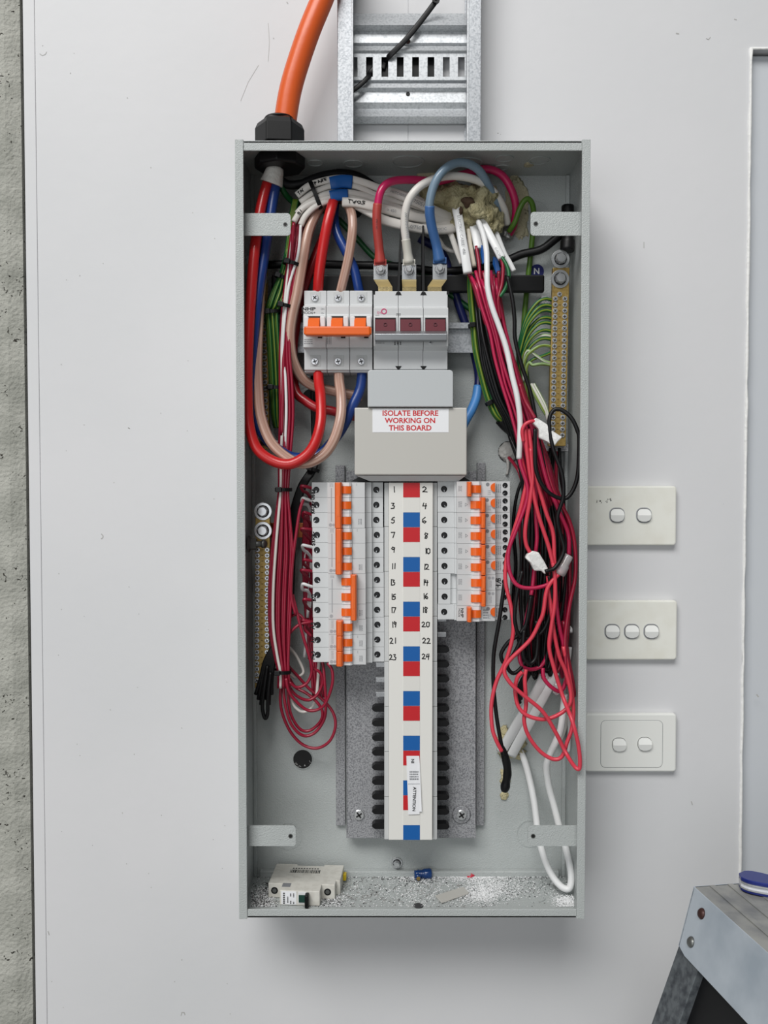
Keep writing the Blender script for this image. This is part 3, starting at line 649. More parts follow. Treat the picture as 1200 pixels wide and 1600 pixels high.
# lugs with nuts under the three supply cables
NUT = MB(); NUT.lathe((0, 0, 0), (0, -1, 0), [(.0070, 0), (.0070, .0012)], 24); NUT.m = 1; NUT.lathe((0, 0, 0), (0, -1, 0), [(.0062, .0012), (.0060, .0024)], 24); NUT.m = 0; NUT.lathe((0, 0, 0), (0, -1, 0), [(.0056, .0024), (.0056, .0062), (.0048, .0068)], 6, smooth=False); NUT.lathe((0, 0, 0), (0, -1, 0), [(.0030, .0068), (.0030, .0095), (.0024, .0102)], 14); NUT.m = 1; NUT.annulus((0, -.0068, 0), (0, -1, 0), .0029, .0036, .0002, 16)
NUT = NUT.mesh('lug_nut', [mat('bright_zinc', (222, 224, 226), .22, .6), mat('shaded_zinc', (140, 142, 144), .35, .7)])  # shaded zinc copy paints shade on washer and stud rim
for (nx, ny, fx, lab) in ((594.5, 423, 602, 'left'), (639, 423, 639.5, 'middle'), (687, 421.5, 679, 'right')):
    o = T('cable_lug', P(nx, 456, 60), {'left': 'zinc-yellow lug with nut under the red supply cable', 'middle': 'zinc-yellow lug with nut under the white supply cable', 'right': 'zinc-yellow lug with nut under the blue supply cable'}[lab], 'cable lug')
    a1, a2 = [P(nx - 11, 413, 66), P(nx + 11.5, 413, 66)], [P(nx + 11.5, 437, 66), P(nx - 11, 437, 66)]
    m_ = MB(); m_.ext(a1 + a2, (0, .0025, 0)); part(o, 'lug_palm', m_, STEEL, bevel=.0005)
    m_ = MB(); m_.ext([P(nx - 11, 436.5, 66), P(nx + 11.5, 436.5, 66), P(fx + 11, 448, 58), P(fx - 11, 448, 58)], (0, .0025, 0)); part(o, 'lug_bend', m_, LUGM)
    m_ = MB(); m_.ext([P(fx - 11, 447.5, 58), P(fx + 11, 447.5, 58), P(fx + 11, 460, 58), P(fx - 11, 460, 58)], (0, .0025, 0)); part(o, 'lug_tongue', m_, LUGM)
    inst(o, 'nut', NUT, P(nx, ny, 66), rot=(0, rng.uniform(0, 1), 0))
# ------------------------------------------------------------------ plastic shrouds under the main switch
x0_, x1_, z0_, z1_ = rect(574.5, 578, 708, 635.5, 88); r_ = .004
pts = []
for (cx_, cz_, s_) in ((x0_ + r_, z1_ - r_, -1), (x1_ - r_, z1_ - r_, 1)):
    for i in range(6):
        a_ = math.pi / 2 * i / 5; aa = math.pi - a_ if s_ < 0 else math.pi / 2 - a_
        pts.append((cx_ + r_ * math.cos(aa), -.088, cz_ + r_ * math.sin(aa)))
pts += [(x1_, -.088, z0_), (x0_, -.088, z0_)]
mb = MB(); mb.ext(pts, (0, .060, 0)); S('terminal_cover', mb, CPL2, 'small plain grey plastic cover below the main switch', 'cover', bevel=.0008)
o = T('shroud', P(642, 743, 20), 'larger grey plastic shroud carrying a red-lettered warning label', 'cover')
mb = MB(); pbox(mb, 554, 637, 729.5, 742, 24, 84); part(o, 'shroud_body', mb, CPL, bevel=.0012)
mb = MB(); x0_, x1_, z0_, z1_ = rect(556, 742.5, 727, 752, 80)
part(o, 'lower_skirt', MB().ext([P(556, 743, 78), P(728, 743, 78), P(716, 752, 72), P(578, 752, 72)], (0, .02, 0)), WPL)
for q in ((548, 575), (712, 737)): part(o, 'skirt_wedge', MB().ext([P(q[0], 752.5, 64), P((q[0] + q[1]) / 2, 745, 64), P(q[1], 752.5, 64)], (0, .03, 0)), BLACK)
lbl = part(o, 'warning_label', pbox(MB(), 582, 638.5, 701, 675.5, 84, 84.3), PAPER)
for s_, py in (('ISOLATE BEFORE', 646), ('WORKING ON', 657.5), ('THIS BOARD', 669)): text(lbl, s_, 641, py, 84.3, 8.2, RINK, bold=.028, wid=1.02)
# ------------------------------------------------------------------ busbar chassis
ch = T('busbar_chassis', P(642, 1310, 3), 'grey speckled steel busbar chassis carrying the numbered breaker strip', 'busbar chassis')
mb = MB(); x0_, x1_, z0_, z1_ = rect(541, 736, 743, 1309, 24); mb.box(x0_, x1_, -.024, -.0225, z0_, z1_)
mb.box(x0_, x0_ + .0015, -.024, -.008, z0_, z1_); mb.box(x1_ - .0015, x1_, -.024, -.008, z0_, z1_); part(ch, 'pan', mb, PAN, bevel=.0008)
for a, b, y_ in ((524.5, 539, 727), (744.5, 757.5, 723)): part(ch, 'pan_flange', pbox(MB(), a, y_, b, 1290, 3.2, 10), PAN, bevel=.0008)
PSC = screw_mesh(.0066, 'pan_screw', STEEL, .003)
for px in (561, 721):
    inst(ch, 'screw', PSC, P(px, 1272.5, 24.2))
    m_ = MB(); m_.lathe(P(px, 1273, 24), (0, -1, 0), [(.0118, 0), (.0105, .0006), (.0078, .0002)], 28); part(ch, 'screw_dimple', m_, PAN)
cov = part(ch, 'busbar_cover', pbox(MB(), 607.5, 754, 676, 1312.5, 24, 70), WHITE, bevel=.0006)
for side, (a, b) in enumerate(((600.5, 607.3), (676.2, 683))):
    ys = [754, 823, 893, 963, 1033.5, 1104, 1174.5, 1245, 1312]
    for i in range(8): part(cov, 'edge_clip', pbox(MB(), a, ys[i] + .3, b, ys[i + 1] - .3, 24, 63), WPL2, bevel=.0004)
for i in range(24):
    a = 754 + i * 23.27
    part(cov, 'phase_label', pbox(MB(), 630, a + .3, 656, a + 23.05, 69.5, 70.4), [LRED, LWHITE, LBLUE][i % 3])
for i in range(12):
    y_ = 769 + i * 23.55
    pen(cov, str(2 * i + 1), [613, 611, 611, 611, 611, 611, 609, 610, 610, 611, 609, 608][i], y_ + [0, 2, 1, 0, 0, 2, 4, 3, 0, -1, 1, 3][i], 70.1, 8.5, 6.5 if i < 5 else 5.2, stroke=1.5)
    pen(cov, str(2 * i + 2), [660, 660, 659, 662, 663, 661, 660, 660, 659, 659, 660, 659][i], y_ + [0, 2, 1, 2, 2, 3, 4, 2, 0, -1, 1, 2][i], 70.1, 8.5, 7.5 if i < 4 else 5.6, stroke=1.5)
FING = MB(); w_ = .0152; h_ = .0037
FING.ext([(0, 0, -h_), (w_ * .75, 0, -h_), (w_ * .93, 0, -h_ * .55), (w_, 0, 0), (w_ * .93, 0, h_ * .55), (w_ * .75, 0, h_), (0, 0, h_)], (0, .012, 0)); FING = FING.mesh('busbar_finger', [BLACK])
for i in range(13):
    inst(ch, 'busbar_finger', FING, P(683, 1015.5 + i * 23.0, 48))
for i in range(9):
    inst(ch, 'busbar_finger', FING, P(600.5, 1107.5 + i * 22.9, 48), rot=(0, math.pi, 0))
for (a, b, y_) in ((587, 600.5, 1039), (587, 600.5, 1062.5), (587, 600.5, 1085.5), (683, 697, 968), (683, 697, 992)):
    m_ = MB(); pbox(m_, a, y_ - 4, b, y_ - 2.6, 36, 50); pbox(m_, a + 1, y_ - 2.6, b, y_ + 3, 40, 41); part(ch, 'busbar_tab', m_, STEEL)
sl = S('paper_label', MB().ext([P(635, 1181, 70.9), P(655, 1181, 70.9), P(656, 1196, 71.2), P(659, 1268, 72.5), P(655.5, 1268, 71.4), P(655.5, 1272, 71.4), P(638, 1272.5, 71.4)], (0, -.0004, 0)), PAPER,
       'white paper slip lettered ATTENTION stuck on the strip near its bottom', 'paper label')
text(sl, 'NI', 644.5, 1189, 71.9, 5, rot=-90, bold=.01); text(sl, 'ATTENTION', 647, 1248.5, 72.1, 5.0, rot=-92, bold=.012, wid=1.0)
marks(sl, 640, 1205, 71.9, 14, 15, 4, GINK)
part(sl, 'fold_line', pbox(MB(), 637.5, 1224.5, 656, 1225.2, 71.7, 71.95), GINK2)
# ------------------------------------------------------------------ breakers on the chassis
def X(px, d): return P(px, 895, d).x
def profile_mesh(steps, zh, name, m):
    """steps: (px0, px1, d); section in x and depth, swept 2*zh along z about the origin (x absolute)"""
    pr = []
    for (a, b, d) in steps: pr += [(X(a, 77), -d * .001), (X(b, 77), -d * .001)]
    pr += [(pr[-1][0], -.026), (pr[0][0], -.026)]
    mb_ = MB(); mb_.ext([(x_, y_, -zh) for x_, y_ in pr], (0, 0, 2 * zh)); return mb_.mesh(name, m)
PITCH = (P(540, 753.5, 77).z - P(540, 1038.5, 77).z) / 12
ZL0 = P(540, 753.5, 77).z
LBODY = profile_mesh([(486, 511, 62), (511.8, 570, 77), (570.3, 580, 66), (580.3, 598.5, 60)], PITCH * .5 - .00014, 'pole_body', [WPL])
WELL = well_mesh(.0037, 'terminal_well')
def barrel(a, b, d, zh, name):
    mb_ = MB(); x0_, x1_ = X(a, 77), X(b, 77); n = 8
    for s_ in (-1, 1):
        pr = [(x0_, -.074), (x0_, -d * .001 + .002), (x0_ + (x1_ - x0_) * .2, -d * .001), (x0_ + (x1_ - x0_) * .8, -d * .001), (x1_, -d * .001 + .002), (x1_, -.074)]
        z0_, z1_ = sorted((s_ * zh * .98, s_ * zh * .50)); mb_.ext([(x_, y_, z0_) for x_, y_ in pr], (0, 0, z1_ - z0_), smooth=False)
    return mb_.mesh(name, [BARREL])
LBAR = barrel(533.5, 549, 81.5, PITCH * .5, 'toggle_barrel')
def lever_mesh(a, b, zh, name):
    mb_ = MB(); x0_, x1_ = X(a, 77), X(b, 77); n = 6; pr = [(x0_, -.076)]
    for i in range(n + 1): pr.append((x0_ + (x1_ - x0_) * i / n, -.0815 - .0022 * math.sin(math.pi * i / n)))
    pr.append((x1_, -.076)); mb_.ext([(x_, y_, -zh) for x_, y_ in pr], (0, 0, 2 * zh), smooth=False); return mb_.mesh(name, [ORANGE])
LLEV = lever_mesh(532.5, 549, PITCH * .235, 'lever')
def handle(parent, a, b, z0_, z1_, grip=True):
    mb_ = MB(); x0_, x1_ = X(a, 84), X(b, 84); w = x1_ - x0_
    pr = [(x0_, -.078), (x0_ + w * .02, -.0875), (x0_ + w * .2, -.0905), (x0_ + w * .8, -.0905), (x0_ + w * .98, -.0875), (x1_, -.078)]
    mb_.ext([(x_, y_, z0_ + .0002) for x_, y_ in pr], (0, 0, z1_ - z0_ - .0004)); h_ = part(parent, 'handle_bar', mb_, ORANGE, bevel=.0007)
    if grip:
        zm, L = (z0_ + z1_) / 2, min((z1_ - z0_) * .32, .012); g = MB()
        for f in (.36, .56): g.box(x0_ + w * f, x0_ + w * (f + .09), -.0912, -.0898, zm - L, zm + L)
        part(h_, 'grip_rib', g, mat('light_orange_rib', (244, 130, 60), .4))
def lbreaker(i0, n, on, label, scr):
    z1_ = ZL0 - i0 * PITCH; z0_ = z1_ - n * PITCH; sh = [0, 0, 0, .8, .8, .8, 1.2, 1.2, 1.2, 1.6, 1.6, 1.6][i0] * k(77)
    o = T('circuit_breaker', (X(542, 77), -.026, z0_), label, 'circuit breaker', 'breakers on the left of the numbered strip')
    for j in range(n):
        zc_ = z1_ - (j + .5) * PITCH; at = (sh, 0, zc_)
        pb = inst(o, 'pole_body', LBODY, at); inst(o, 'toggle_barrel', LBAR, at)
        inst(o, 'lever', LLEV, (sh, 0, zc_))
        inst(o, 'terminal_screw', WELL, (X(494.5, 62) + sh, -.0620, zc_), rot=(0, rng.uniform(-1, 1.2), 0)); inst(o, 'terminal_screw', WELL, (X(588, 60) + sh, -.0600, zc_), rot=(0, rng.uniform(-1, 1.2), 0))
    y1 = 753.5 + i0 * 23.75; y0 = y1 + n * 23.75; s = sh / k(77)
    if on: handle(o, 523.4 + s, 534.6 + s, z0_, z1_)
    else: handle(o, 546.5 + s, 556.4 + s, z0_, z1_)
    if n == 3: part(o, 'circuit_diagram', pbox(MB(), 517 + s, y1 + 9, 518.6 + s, y0 - 10, 77, 77.12), GINK2); marks(o, 515 + s, y1 + 2, 77, 6, 6, 3, GINK2)
    else: marks(o, 516 + s, y1 + 2, 77, 4, 13, 3, GINK2, vertical=True)
    for q, r_ in ((516.5, .0021), (521.5, .0017)): 
        if on or q < 520: part(o, 'print_mark', MB().lathe(P(q + s, y0 - 4.5, 77), (0, -1, 0), [(r_, 0), (r_, .0001)], 16), GINK2)
    marks(o, 560 + s, y0 - 14, 77, 6, 9, 3, GINK, vertical=True); marks(o, 557 + s, y1 + 2, 77, 1.2, 4, 1, GINK, vertical=True)
    if scr: 
        for (s_, px, py, h, w) in scr: pen(o, s_, px, py, 62.1, h, w, rot=90, stroke=1.35, jit=.12)
    return o
lbreaker(0, 3, True, 'three-pole breaker at positions 1, 3 and 5 left of the strip, topmost', [('Roller', 491, 802, 5.5, 3.3), ('Door', 491, 780.5, 5.5, 3.6)])
lbreaker(3, 3, True, 'three-pole breaker at positions 7, 9 and 11 left of the strip', [('SXRNr', 492, 852.5, 5, 3.9)])
lbreaker(6, 3, False, 'three-pole breaker at 13, 15, 17 whose linked lever sits further right', [('BO', 493, 939.5, 6.5, 5)])
lbreaker(9, 1, True, 'topmost single-pole breaker of the left row, directly under the offset lever', [('AS', 491, 983, 5, 5)])
lbreaker(10, 1, True, 'single-pole breaker second from the bottom of the left row', [('AO', 491, 1004.5, 4.5, 3.8)])
lbreaker(11, 1, True, 'lowest single-pole breaker of the left row, beside number 23', [('HwS', 491, 1030, 4.5, 3.8)])
PR = (P(740, 752, 77).z - P(740, 970.5, 77).z) / 9; ZR0 = P(740, 752, 77).z
RBODY = profile_mesh([(684.5, 710, 64), (710.3, 713, 70), (713.3, 773, 77), (773.3, 798, 66)], PR * .5 - .00016, 'pole_body_right', [WPL])
RBODY2 = profile_mesh([(684.5, 704, 64), (704.3, 713, 60), (713.3, 773, 77), (773.3, 798, 66)], PR * .5 - .00016, 'pole_body_plain', [WPL])
RBAR = barrel(735, 750.5, 81.5, PR * .5, 'toggle_barrel_right'); RLEV = lever_mesh(734.5, 750.5, PR * .24, 'lever_right')
WELLS = well_mesh(.0031, 'terminal_well_small')
mb_ = MB(); q_ = [(math.cos(math.pi / 2 + math.pi * i / 14) * .0052, math.sin(math.pi / 2 + math.pi * i / 14) * .0052) for i in range(15)]
mb_.ext([(x_, 0, z_) for x_, z_ in q_], (0, -.0022, 0)); TEST = mb_.mesh('test_button', [ORANGE])
tri = [(0, 1), (-.87, -.5), (.87, -.5), (0, 1)]
for i in range(9):
    z1_ = ZR0 - i * PR; zc_ = z1_ - PR / 2; yp = 752 + i * 24.28; ym = yp + 12.14
    kind = 'plain' if i in (6, 7) else ('first' if i == 0 else 'last' if i == 8 else 'rcbo'); left = i in (0, 8); s = [0, .1, .3, .5, .7, .9, 1.2, 1.2, .6][i]; sh = s * k(77)
    lab = {0: 'breaker at position 2 with orange test button and lever on its left, top right', 1: 'second breaker down the right row, orange test button, beside number 4',
           2: 'third breaker down the right row, orange test button, beside number 6', 3: 'fourth breaker down the right row, orange test button, beside number 8',
           4: 'fifth breaker down the right row, orange test button, beside number 10', 5: 'sixth breaker down the right row, orange test button, above the H/B one',
           6: 'plain breaker without test button marked H/B by hand, position 14', 7: 'plain breaker without test button below the H/B one, position 16',
           8: 'bottom right breaker with test button and lever on its left, position 18'}[i]
    o = T('circuit_breaker', (X(742, 77), -.026, z1_ - PR), lab, 'circuit breaker', 'breakers on the right of the numbered strip')
    inst(o, 'pole_body', RBODY2 if kind == 'plain' else RBODY, (sh, 0, zc_)); inst(o, 'toggle_barrel', RBAR, (sh, 0, zc_)); inst(o, 'lever', RLEV, (sh, 0, zc_))
    inst(o, 'terminal_screw', WELL, (X(693.5, 64) + sh, -.0640, zc_), rot=(0, rng.uniform(-.5, .5), 0))
    handle(o, (729 if left else 750) + s, (736.5 if left else 758) + s, z1_ - PR + .0003, z1_ - .0003)
    if kind != 'plain':
        inst(o, 'test_button', TEST, (X(772.6, 77) + sh, -.077, P(760, ym - 2.5, 77).z))
        for dy in (-5.8, 6.2): inst(o, 'terminal_screw', WELLS, (X(788.5, 66) + sh, -.066, P(788, ym + dy, 66).z), rot=(0, rng.uniform(-1.2, 1.2), 0))
        marks(o, 775.5, yp + 4, 66, 8.5, 14, 3, GINK, vertical=True); marks(o, 762, ym + 2, 77, 5, 8, 3, GINK2)
        part(o, 'print_mark', MB().lathe(P((761 if not left else 762) + s, yp + 5, 77), (0, -1, 0), [(.0022, 0), (.0022, .0001)], 16), GINK)
    else:
        inst(o, 'terminal_screw', WELLS, (X(787, 66) + sh, -.066, P(787, ym - 1, 66).z))
        part(o, 'terminal_shutter', pbox(MB(), 775, ym + 8, 786, ym + 11.5, 65, 66.8), WPL2)
        for q in (763.5, 769): part(o, 'print_mark', MB().lathe(P(q + s, yp + 5.5, 77), (0, -1, 0), [(.0018, 0), (.0018, .0001)], 16), GINK2)
        marks(o, 765, yp + 10, 77, 4, 10, 2, GINK2, vertical=True)
    if kind == 'rcbo':
        m_ = MB(); c_ = P(728 + s, ym, 77); ribbon(m_, [Vector((c_.x + b * .0017, -.07715, c_.z + a * .0022)) for a, b in tri], .0004); part(o, 'print_mark', m_, GINK)
    if kind != 'last':
        marks(o, 716.5, ym - 5, 77, 6, 9, 3, GINK, vertical=True)
    else:
        text(o, 'NHP', 722, ym - 1, 77, 4.2, rot=-90, bold=.03, wid=1.25); text(o, 'MOD6', 717.5, ym - 1, 77, 3.4, rot=-90, bold=.0); marks(o, 755, ym - 6, 77, 8, 16, 4, GINK)
    if i == 6: pen(o, 'H/B', 782, yp + 22, 66.1, 7.5, 6.0, rot=90, stroke=1.4, jit=.03)
# ------------------------------------------------------------------ three switch plates on the wall
def rrect(x0_, x1_, z0_, z1_, r, n=5):
    p = []
    for cx_, cz_, a0 in ((x1_ - r, z1_ - r, 0), (x0_ + r, z1_ - r, 1), (x0_ + r, z0_ + r, 2), (x1_ - r, z0_ + r, 3)):
        for i in range(n + 1):
            a = math.pi / 2 * (a0 + i / n); p.append((cx_ + r * math.cos(a), cz_ + r * math.sin(a)))
    return p
def plate(py0, py1, px1, rock, label, old=False):
    d = 9; x0_, x1_, z0_, z1_ = rect(913, py0, px1, py1, d); x0_ = x1_ - .1155
    o = T('light_switch_plate', ((x0_ + x1_) / 2, 0, z0_), label, 'light switch')
    m_ = MB(); pr = rrect(x0_, x1_, z0_, z1_, .004); m_.ext([(a, -.009, b) for a, b in pr], (0, .0088, 0)); pl = part(o, 'plate', m_, PLATE2 if old else PLATE, bevel=.0018)
    zf_ = -.009
    if old:
        a0, a1, b0, b1 = rect(939, 1126, 1035, 1199, 9); m_ = MB(); m_.ext([(a, -.0096, b) for a, b in rrect(a0, a1, b0, b1, .006)], (0, .001, 0)); part(o, 'grid_insert', m_, PLATE2, bevel=.0003)
        m_ = MB(); m_.ext([(a, -.0091, b) for a, b in rrect(a0 - .0005, a1 + .0005, b0 - .0005, b1 + .0005, .0065)], (0, .0005, 0)); part(o, 'insert_gap', m_, GINK); zf_ = -.0096
    for (px, py) in rock:
        c = P(px, py, 9.3); rx, rz = .0088, .0086
        for s_, m0, e in ((1.12, GINK2 if not old else PLATE2, .0002), (1.0, INK, .0004), (.94, ROCK, 0)):
            if s_ < 1:
                w_, h_ = rx * s_, rz * s_; pr = rrect(c.x - w_, c.x + w_, c.z - h_, c.z + h_, w_ * .75, 6); m_ = MB()
                # rocker: slopes outwards to a ridge a little below its middle, then back in
                cols = 9; V = []; Fq = []
                for iz in range(13):
                    b = c.z + h_ - 2 * h_ * iz / 12; f = iz / 12
                    dep = .0010 + (.0036 * f / .5 if f < .5 else .0036 - (f - .5) * .0036)
                    # half width of the rounded outline at this height
                    q = h_ - abs(b - c.z); hw = w_ if q > w_ * .75 else w_ * .25 + math.sqrt(max(0, (w_ * .75) ** 2 - (w_ * .75 - q) ** 2))
                    for ix in range(cols): V.append((c.x - hw + 2 * hw * ix / (cols - 1), zf_ - dep, b))
                for iz in range(12):
                    for ix in range(cols - 1): j = iz * cols + ix; Fq.append((j, j + 1, j + cols + 1, j + cols))
                m_.add(V, Fq, False); m_.ext([(a, zf_, b) for a, b in pr], (0, -.0013, 0)); part(o, 'rocker', m_, m0)
            else:
                w_, h_ = rx * s_, rz * s_; m_ = MB(); m_.ext([(a, zf_, b) for a, b in rrect(c.x - w_, c.x + w_, c.z - h_, c.z + h_, w_ * .78, 6)], (0, -e, 0)); part(o, 'rocker_gap', m_, m0)
    return o
p1 = plate(759.5, 852, 1057, [(964, 805), (1006, 805)], 'ivory two-rocker switch plate at the top with a black scuff')
fl = MB()
for i in range(16):
    p = P(931 + rng.uniform(0, 24), 784 + rng.uniform(-4, 4), 9.1); s_ = rng.uniform(.0005, .0017); fl.add([p, p + Vector((s_, 0, s_ * .6)), p + Vector((s_ * .2, 0, s_ * 1.6))], [(0, 1, 2)])
part(p1, 'black_scuff', fl, INK, fix=False)
plate(938.5, 1031, 1058, [(956.5, 986.5), (987, 986.5), (1017.5, 986.5)], 'ivory three-rocker switch plate, middle of the three plates')
plate(1115.5, 1206, 1057, [(967, 1163), (1007, 1162)], 'white switch plate with raised inner panel and two rockers, lowest', old=True)
# ------------------------------------------------------------------ mains cables on the left
R6 = .0062
wire('red_cable', [(419, 282, 62), (411, 310, 66), (404, 345, 72), (397, 400, 80), (391, 480, 86), (387, 560, 89), (386.5, 610, 90), (389, 662, 92), (401, 700, 94), (426, 720, 95), (453, 725, 96), (478, 712, 96), (493, 690, 94), (501, 658, 88), (501, 620, 74), (498, 596, 60), (497, 572, 48)], R6, MRED,
     'thick red mains cable looping from the gland under the left side to the breaker', 'cable', n=16)
wire('beige_cable', [(425, 284, 56), (419, 320, 56), (413, 370, 58), (408, 430, 62), (404, 500, 68), (402, 560, 72), (403, 605, 76), (408, 652, 82), (424, 692, 86), (453, 718, 88), (478, 724, 88), (505, 711, 86), (522, 687, 84), (532, 652, 78), (533, 621, 68), (530, 596, 56), (529, 572, 48)], .0061, BEIGE,
     'translucent beige mains cable looping beside the red one to the breaker', 'cable', n=16)
wire('blue_cable', [(432, 283, 60), (427, 310, 62), (421, 350, 66), (413, 400, 70), (405, 450, 74), (398, 510, 76), (393, 570, 76), (393, 605, 76), (398, 652, 74), (415, 685, 70), (439, 705, 66), (462, 715, 64), (495, 712, 62), (517, 693, 60), (536, 667, 58), (550, 636, 56), (563, 606, 52), (566, 572, 48)], .0060, BLUE,
     'thick blue mains cable looping behind the red one to the breaker', 'cable', n=16)
wire('red_cable', [(497, 462, 50), (497, 450, 58), (499, 424, 64), (505, 384, 68), (512, 348, 68), (519, 320, 62), (524, 300, 46)], R6, MRED, 'short thick red cable rising from the top of the orange-lever breaker', 'cable', n=16)
wire('beige_cable', [(531, 462, 50), (533, 452, 58), (543, 410, 64), (549, 375, 66), (551, 350, 64), (548, 330, 58), (540, 316, 46), (530, 305, 36)], .0056, BEIGE, 'beige cable rising from the middle top terminal of the orange-lever breaker', 'cable', n=16)
wire('blue_cable', [(563, 462, 50), (560, 450, 56), (553, 420, 58), (539, 390, 56), (526, 363, 52), (522, 340, 46), (523, 318, 40)], .0056, BLUE, 'blue cable rising from the right top terminal of the orange-lever breaker', 'cable', n=16)
wire('red_cable', [(520, 320, 36), (506, 368, 36), (493, 400, 34), (476, 446, 30), (464, 500, 26), (457, 560, 28), (462, 610, 34), (478, 627, 38), (497, 638, 40), (518, 642, 40), (540, 648, 38), (560, 652, 36)], .0056, MRED2, 'dark red cable passing behind the orange-lever breaker to the grey shroud', 'cable', n=14)
wire('beige_cable', [(504, 318, 46), (494, 333, 52), (482, 362, 58), (474, 403, 62), (465, 455, 64), (456, 497, 62), (453, 528, 60), (457, 560, 54), (470, 588, 44), (488, 602, 38), (516, 610, 36), (549, 617, 34), (566, 620, 32)], .0061, BEIGE, 'beige cable bowing left of the orange-lever breaker then under it', 'cable', n=16)
wire('green_cable', [(437, 284, 56), (445, 302, 46), (459, 316, 34), (480, 322, 22), (520, 336, 16), (555, 370, 14), (585, 402, 14), (615, 414, 14), (655, 424, 13), (690, 450, 12), (720, 472, 12), (742, 488, 12)], .0036, DGREEN, 'dark green cable crossing the back panel diagonally behind everything', 'cable', n=10)
wire('black_cable', [(438, 282, 54), (452, 289, 50), (472, 287, 48), (488, 280, 46), (508, 274, 42), (535, 271, 38), (560, 276, 30), (585, 292, 20), (602, 310, 12)], .0052, BLACKR, 'black cable arching over the top of the white cable bundle', 'cable', n=12)
wire('black_cable', [(488, 328, 34), (498, 318, 40), (515, 314, 44), (532, 312, 44), (545, 318, 36), (560, 335, 20)], .0052, BLACKR, 'black cable tucked under the white cable bundle', 'cable', n=12)
wire('navy_cable', [(655, 372, 22), (690, 395, 16), (706, 440, 12), (718, 480, 12), (735, 530, 12), (747, 580, 16), (747, 610, 22)], .0052, NAVY, 'navy cable running behind the mounting rail on the right', 'cable', n=12)
nv = wire('navy_cable', [(747, 604, 21), (744, 622, 26), (737, 640, 32), (728, 656, 36), (722, 668, 38)], .0058, HSLBLUE, 'light blue sleeved cable end entering the grey shroud from the right', 'cable', n=12)
# supply cables to the main switch
def supply(name, tri, r, m, hs, hsm, label):
    o = wire(name, tri, r, m, label, 'cable', n=16, per=8)
    mb_ = MB(); pts = path(hs, 6); n_ = len(pts); rs = []
    for i in range(n_):
        f = i / (n_ - 1); rs.append(r * (1.14 if f > .22 else 1.14 + (.22 - f) * 1.6))
    mb_.tube(pts, rs, 16); mb_.box(pts[0].x - r * 1.55, pts[0].x + r * 1.55, pts[0].y - .0022, pts[0].y + .0022, pts[0].z - .003, pts[0].z + .004)
    part(o, 'heat_shrink', mb_, hsm, fix=False); return o
s1 = supply('red_cable', [(594, 408, 66), (592, 385, 70), (589, 355, 76), (590, 322, 80), (597, 295, 80), (614, 283, 74), (645, 281, 64), (685, 283, 54), (725, 272, 48), (757, 264, 44), (782, 272, 40), (798, 294, 36), (806, 322, 30), (803, 350, 20), (795, 368, 10)], .0047, PINK,
     [(594, 411, 66), (592.5, 390, 69), (589.5, 360, 75), (588.8, 335, 79), (590, 319, 80)], HSRED, 'magenta-red supply cable with brick-red sleeve on the left main switch lug')
s2 = supply('white_cable', [(639, 408, 66), (635, 380, 72), (632, 350, 78), (636, 320, 84), (648, 299, 86), (666, 285, 82), (692, 276, 76), (722, 276, 68), (750, 284, 58), (772, 301, 48), (787, 326, 36), (793, 350, 22)], .0047, WSH,
     [(639, 411, 66), (635.5, 384, 71), (634, 374, 73)], HSWHITE, 'white supply cable on the middle main switch lug')
s3 = supply('blue_cable', [(686, 406, 66), (681, 380, 72), (673, 350, 80), (671, 320, 88), (678, 290, 92), (692, 267, 92), (712, 255, 86), (732, 256, 78), (750, 268, 68), (764, 292, 54), (776, 318, 40), (784, 342, 24)], .0050, BLUEGR,
     [(687, 408, 66), (682, 383, 71), (675, 356, 79), (671.5, 335, 85), (671.5, 322, 88)], HSBLUE, 'blue-grey supply cable with blue sleeve on the right main switch lug')
text(s1, 'VW-1 HS', 588.5, 350, 84, 3.0, INK, rot=-90, bold=0); text(s2, 'VW-1 HS-WH-105', 635.5, 352, 86, 4.2, GINK, rot=-85, bold=0, wid=.9)
# ------------------------------------------------------------------ white sheathed cables bundled over the top
def flatcable(tri, w, th, label, m=WSH, group=None, name='white_cable', twist=0.0):
    return wire(name, tri, 1, m, label, 'cable', group, n=10, flat=(w * .0005, th * .0005), per=7, twist=twist)
fc = {}
fc['A'] = flatcable([(464, 306, 58), (483, 291, 60), (507, 283, 60), (532, 279, 58), (552, 281, 56), (573, 287, 54), (592, 294, 52), (612, 299, 50), (638, 307, 46), (664, 318, 42), (690, 332, 36), (716, 344, 26)], 8.6, 7, 'white flat cable, outermost along the top of the arched bundle')
fc['B'] = flatcable([(469, 316, 59), (489, 302, 61), (513, 292, 61), (533, 289, 59), (553, 291, 56), (570, 297, 53), (588, 305, 50), (612, 313, 47), (640, 320, 43), (668, 330, 38), (694, 342, 32), (716, 350, 24)], 6.4, 6.4, 'white flat cable, second from the top in the arched bundle')
fc['C'] = flatcable([(464, 334, 60), (478, 320, 61), (501, 307, 62), (517, 302, 61), (543, 301, 58), (566, 305, 54), (588, 312, 50), (616, 323, 46), (644, 332, 42), (672, 339, 38), (700, 345, 30), (716, 352, 24)], 7.2, 6.6, 'white flat cable, third from the top in the arched bundle')
fc['D'] = flatcable([(459, 347, 62), (471, 328, 63), (486, 318, 63), (503, 312, 62), (520, 309, 60), (545, 308, 56), (566, 311, 52), (590, 318, 48), (620, 330, 44), (660, 340, 40)], 6.6, 6.4, 'white flat cable with red core emerging, left lower end of the arched bundle')
fc['E'] = flatcable([(470, 352, 62), (477, 338, 63), (491, 324, 63), (507, 316, 62), (524, 313, 58)], 7.0, 6, 'short white flat cable end lowest at the left of the arched bundle')
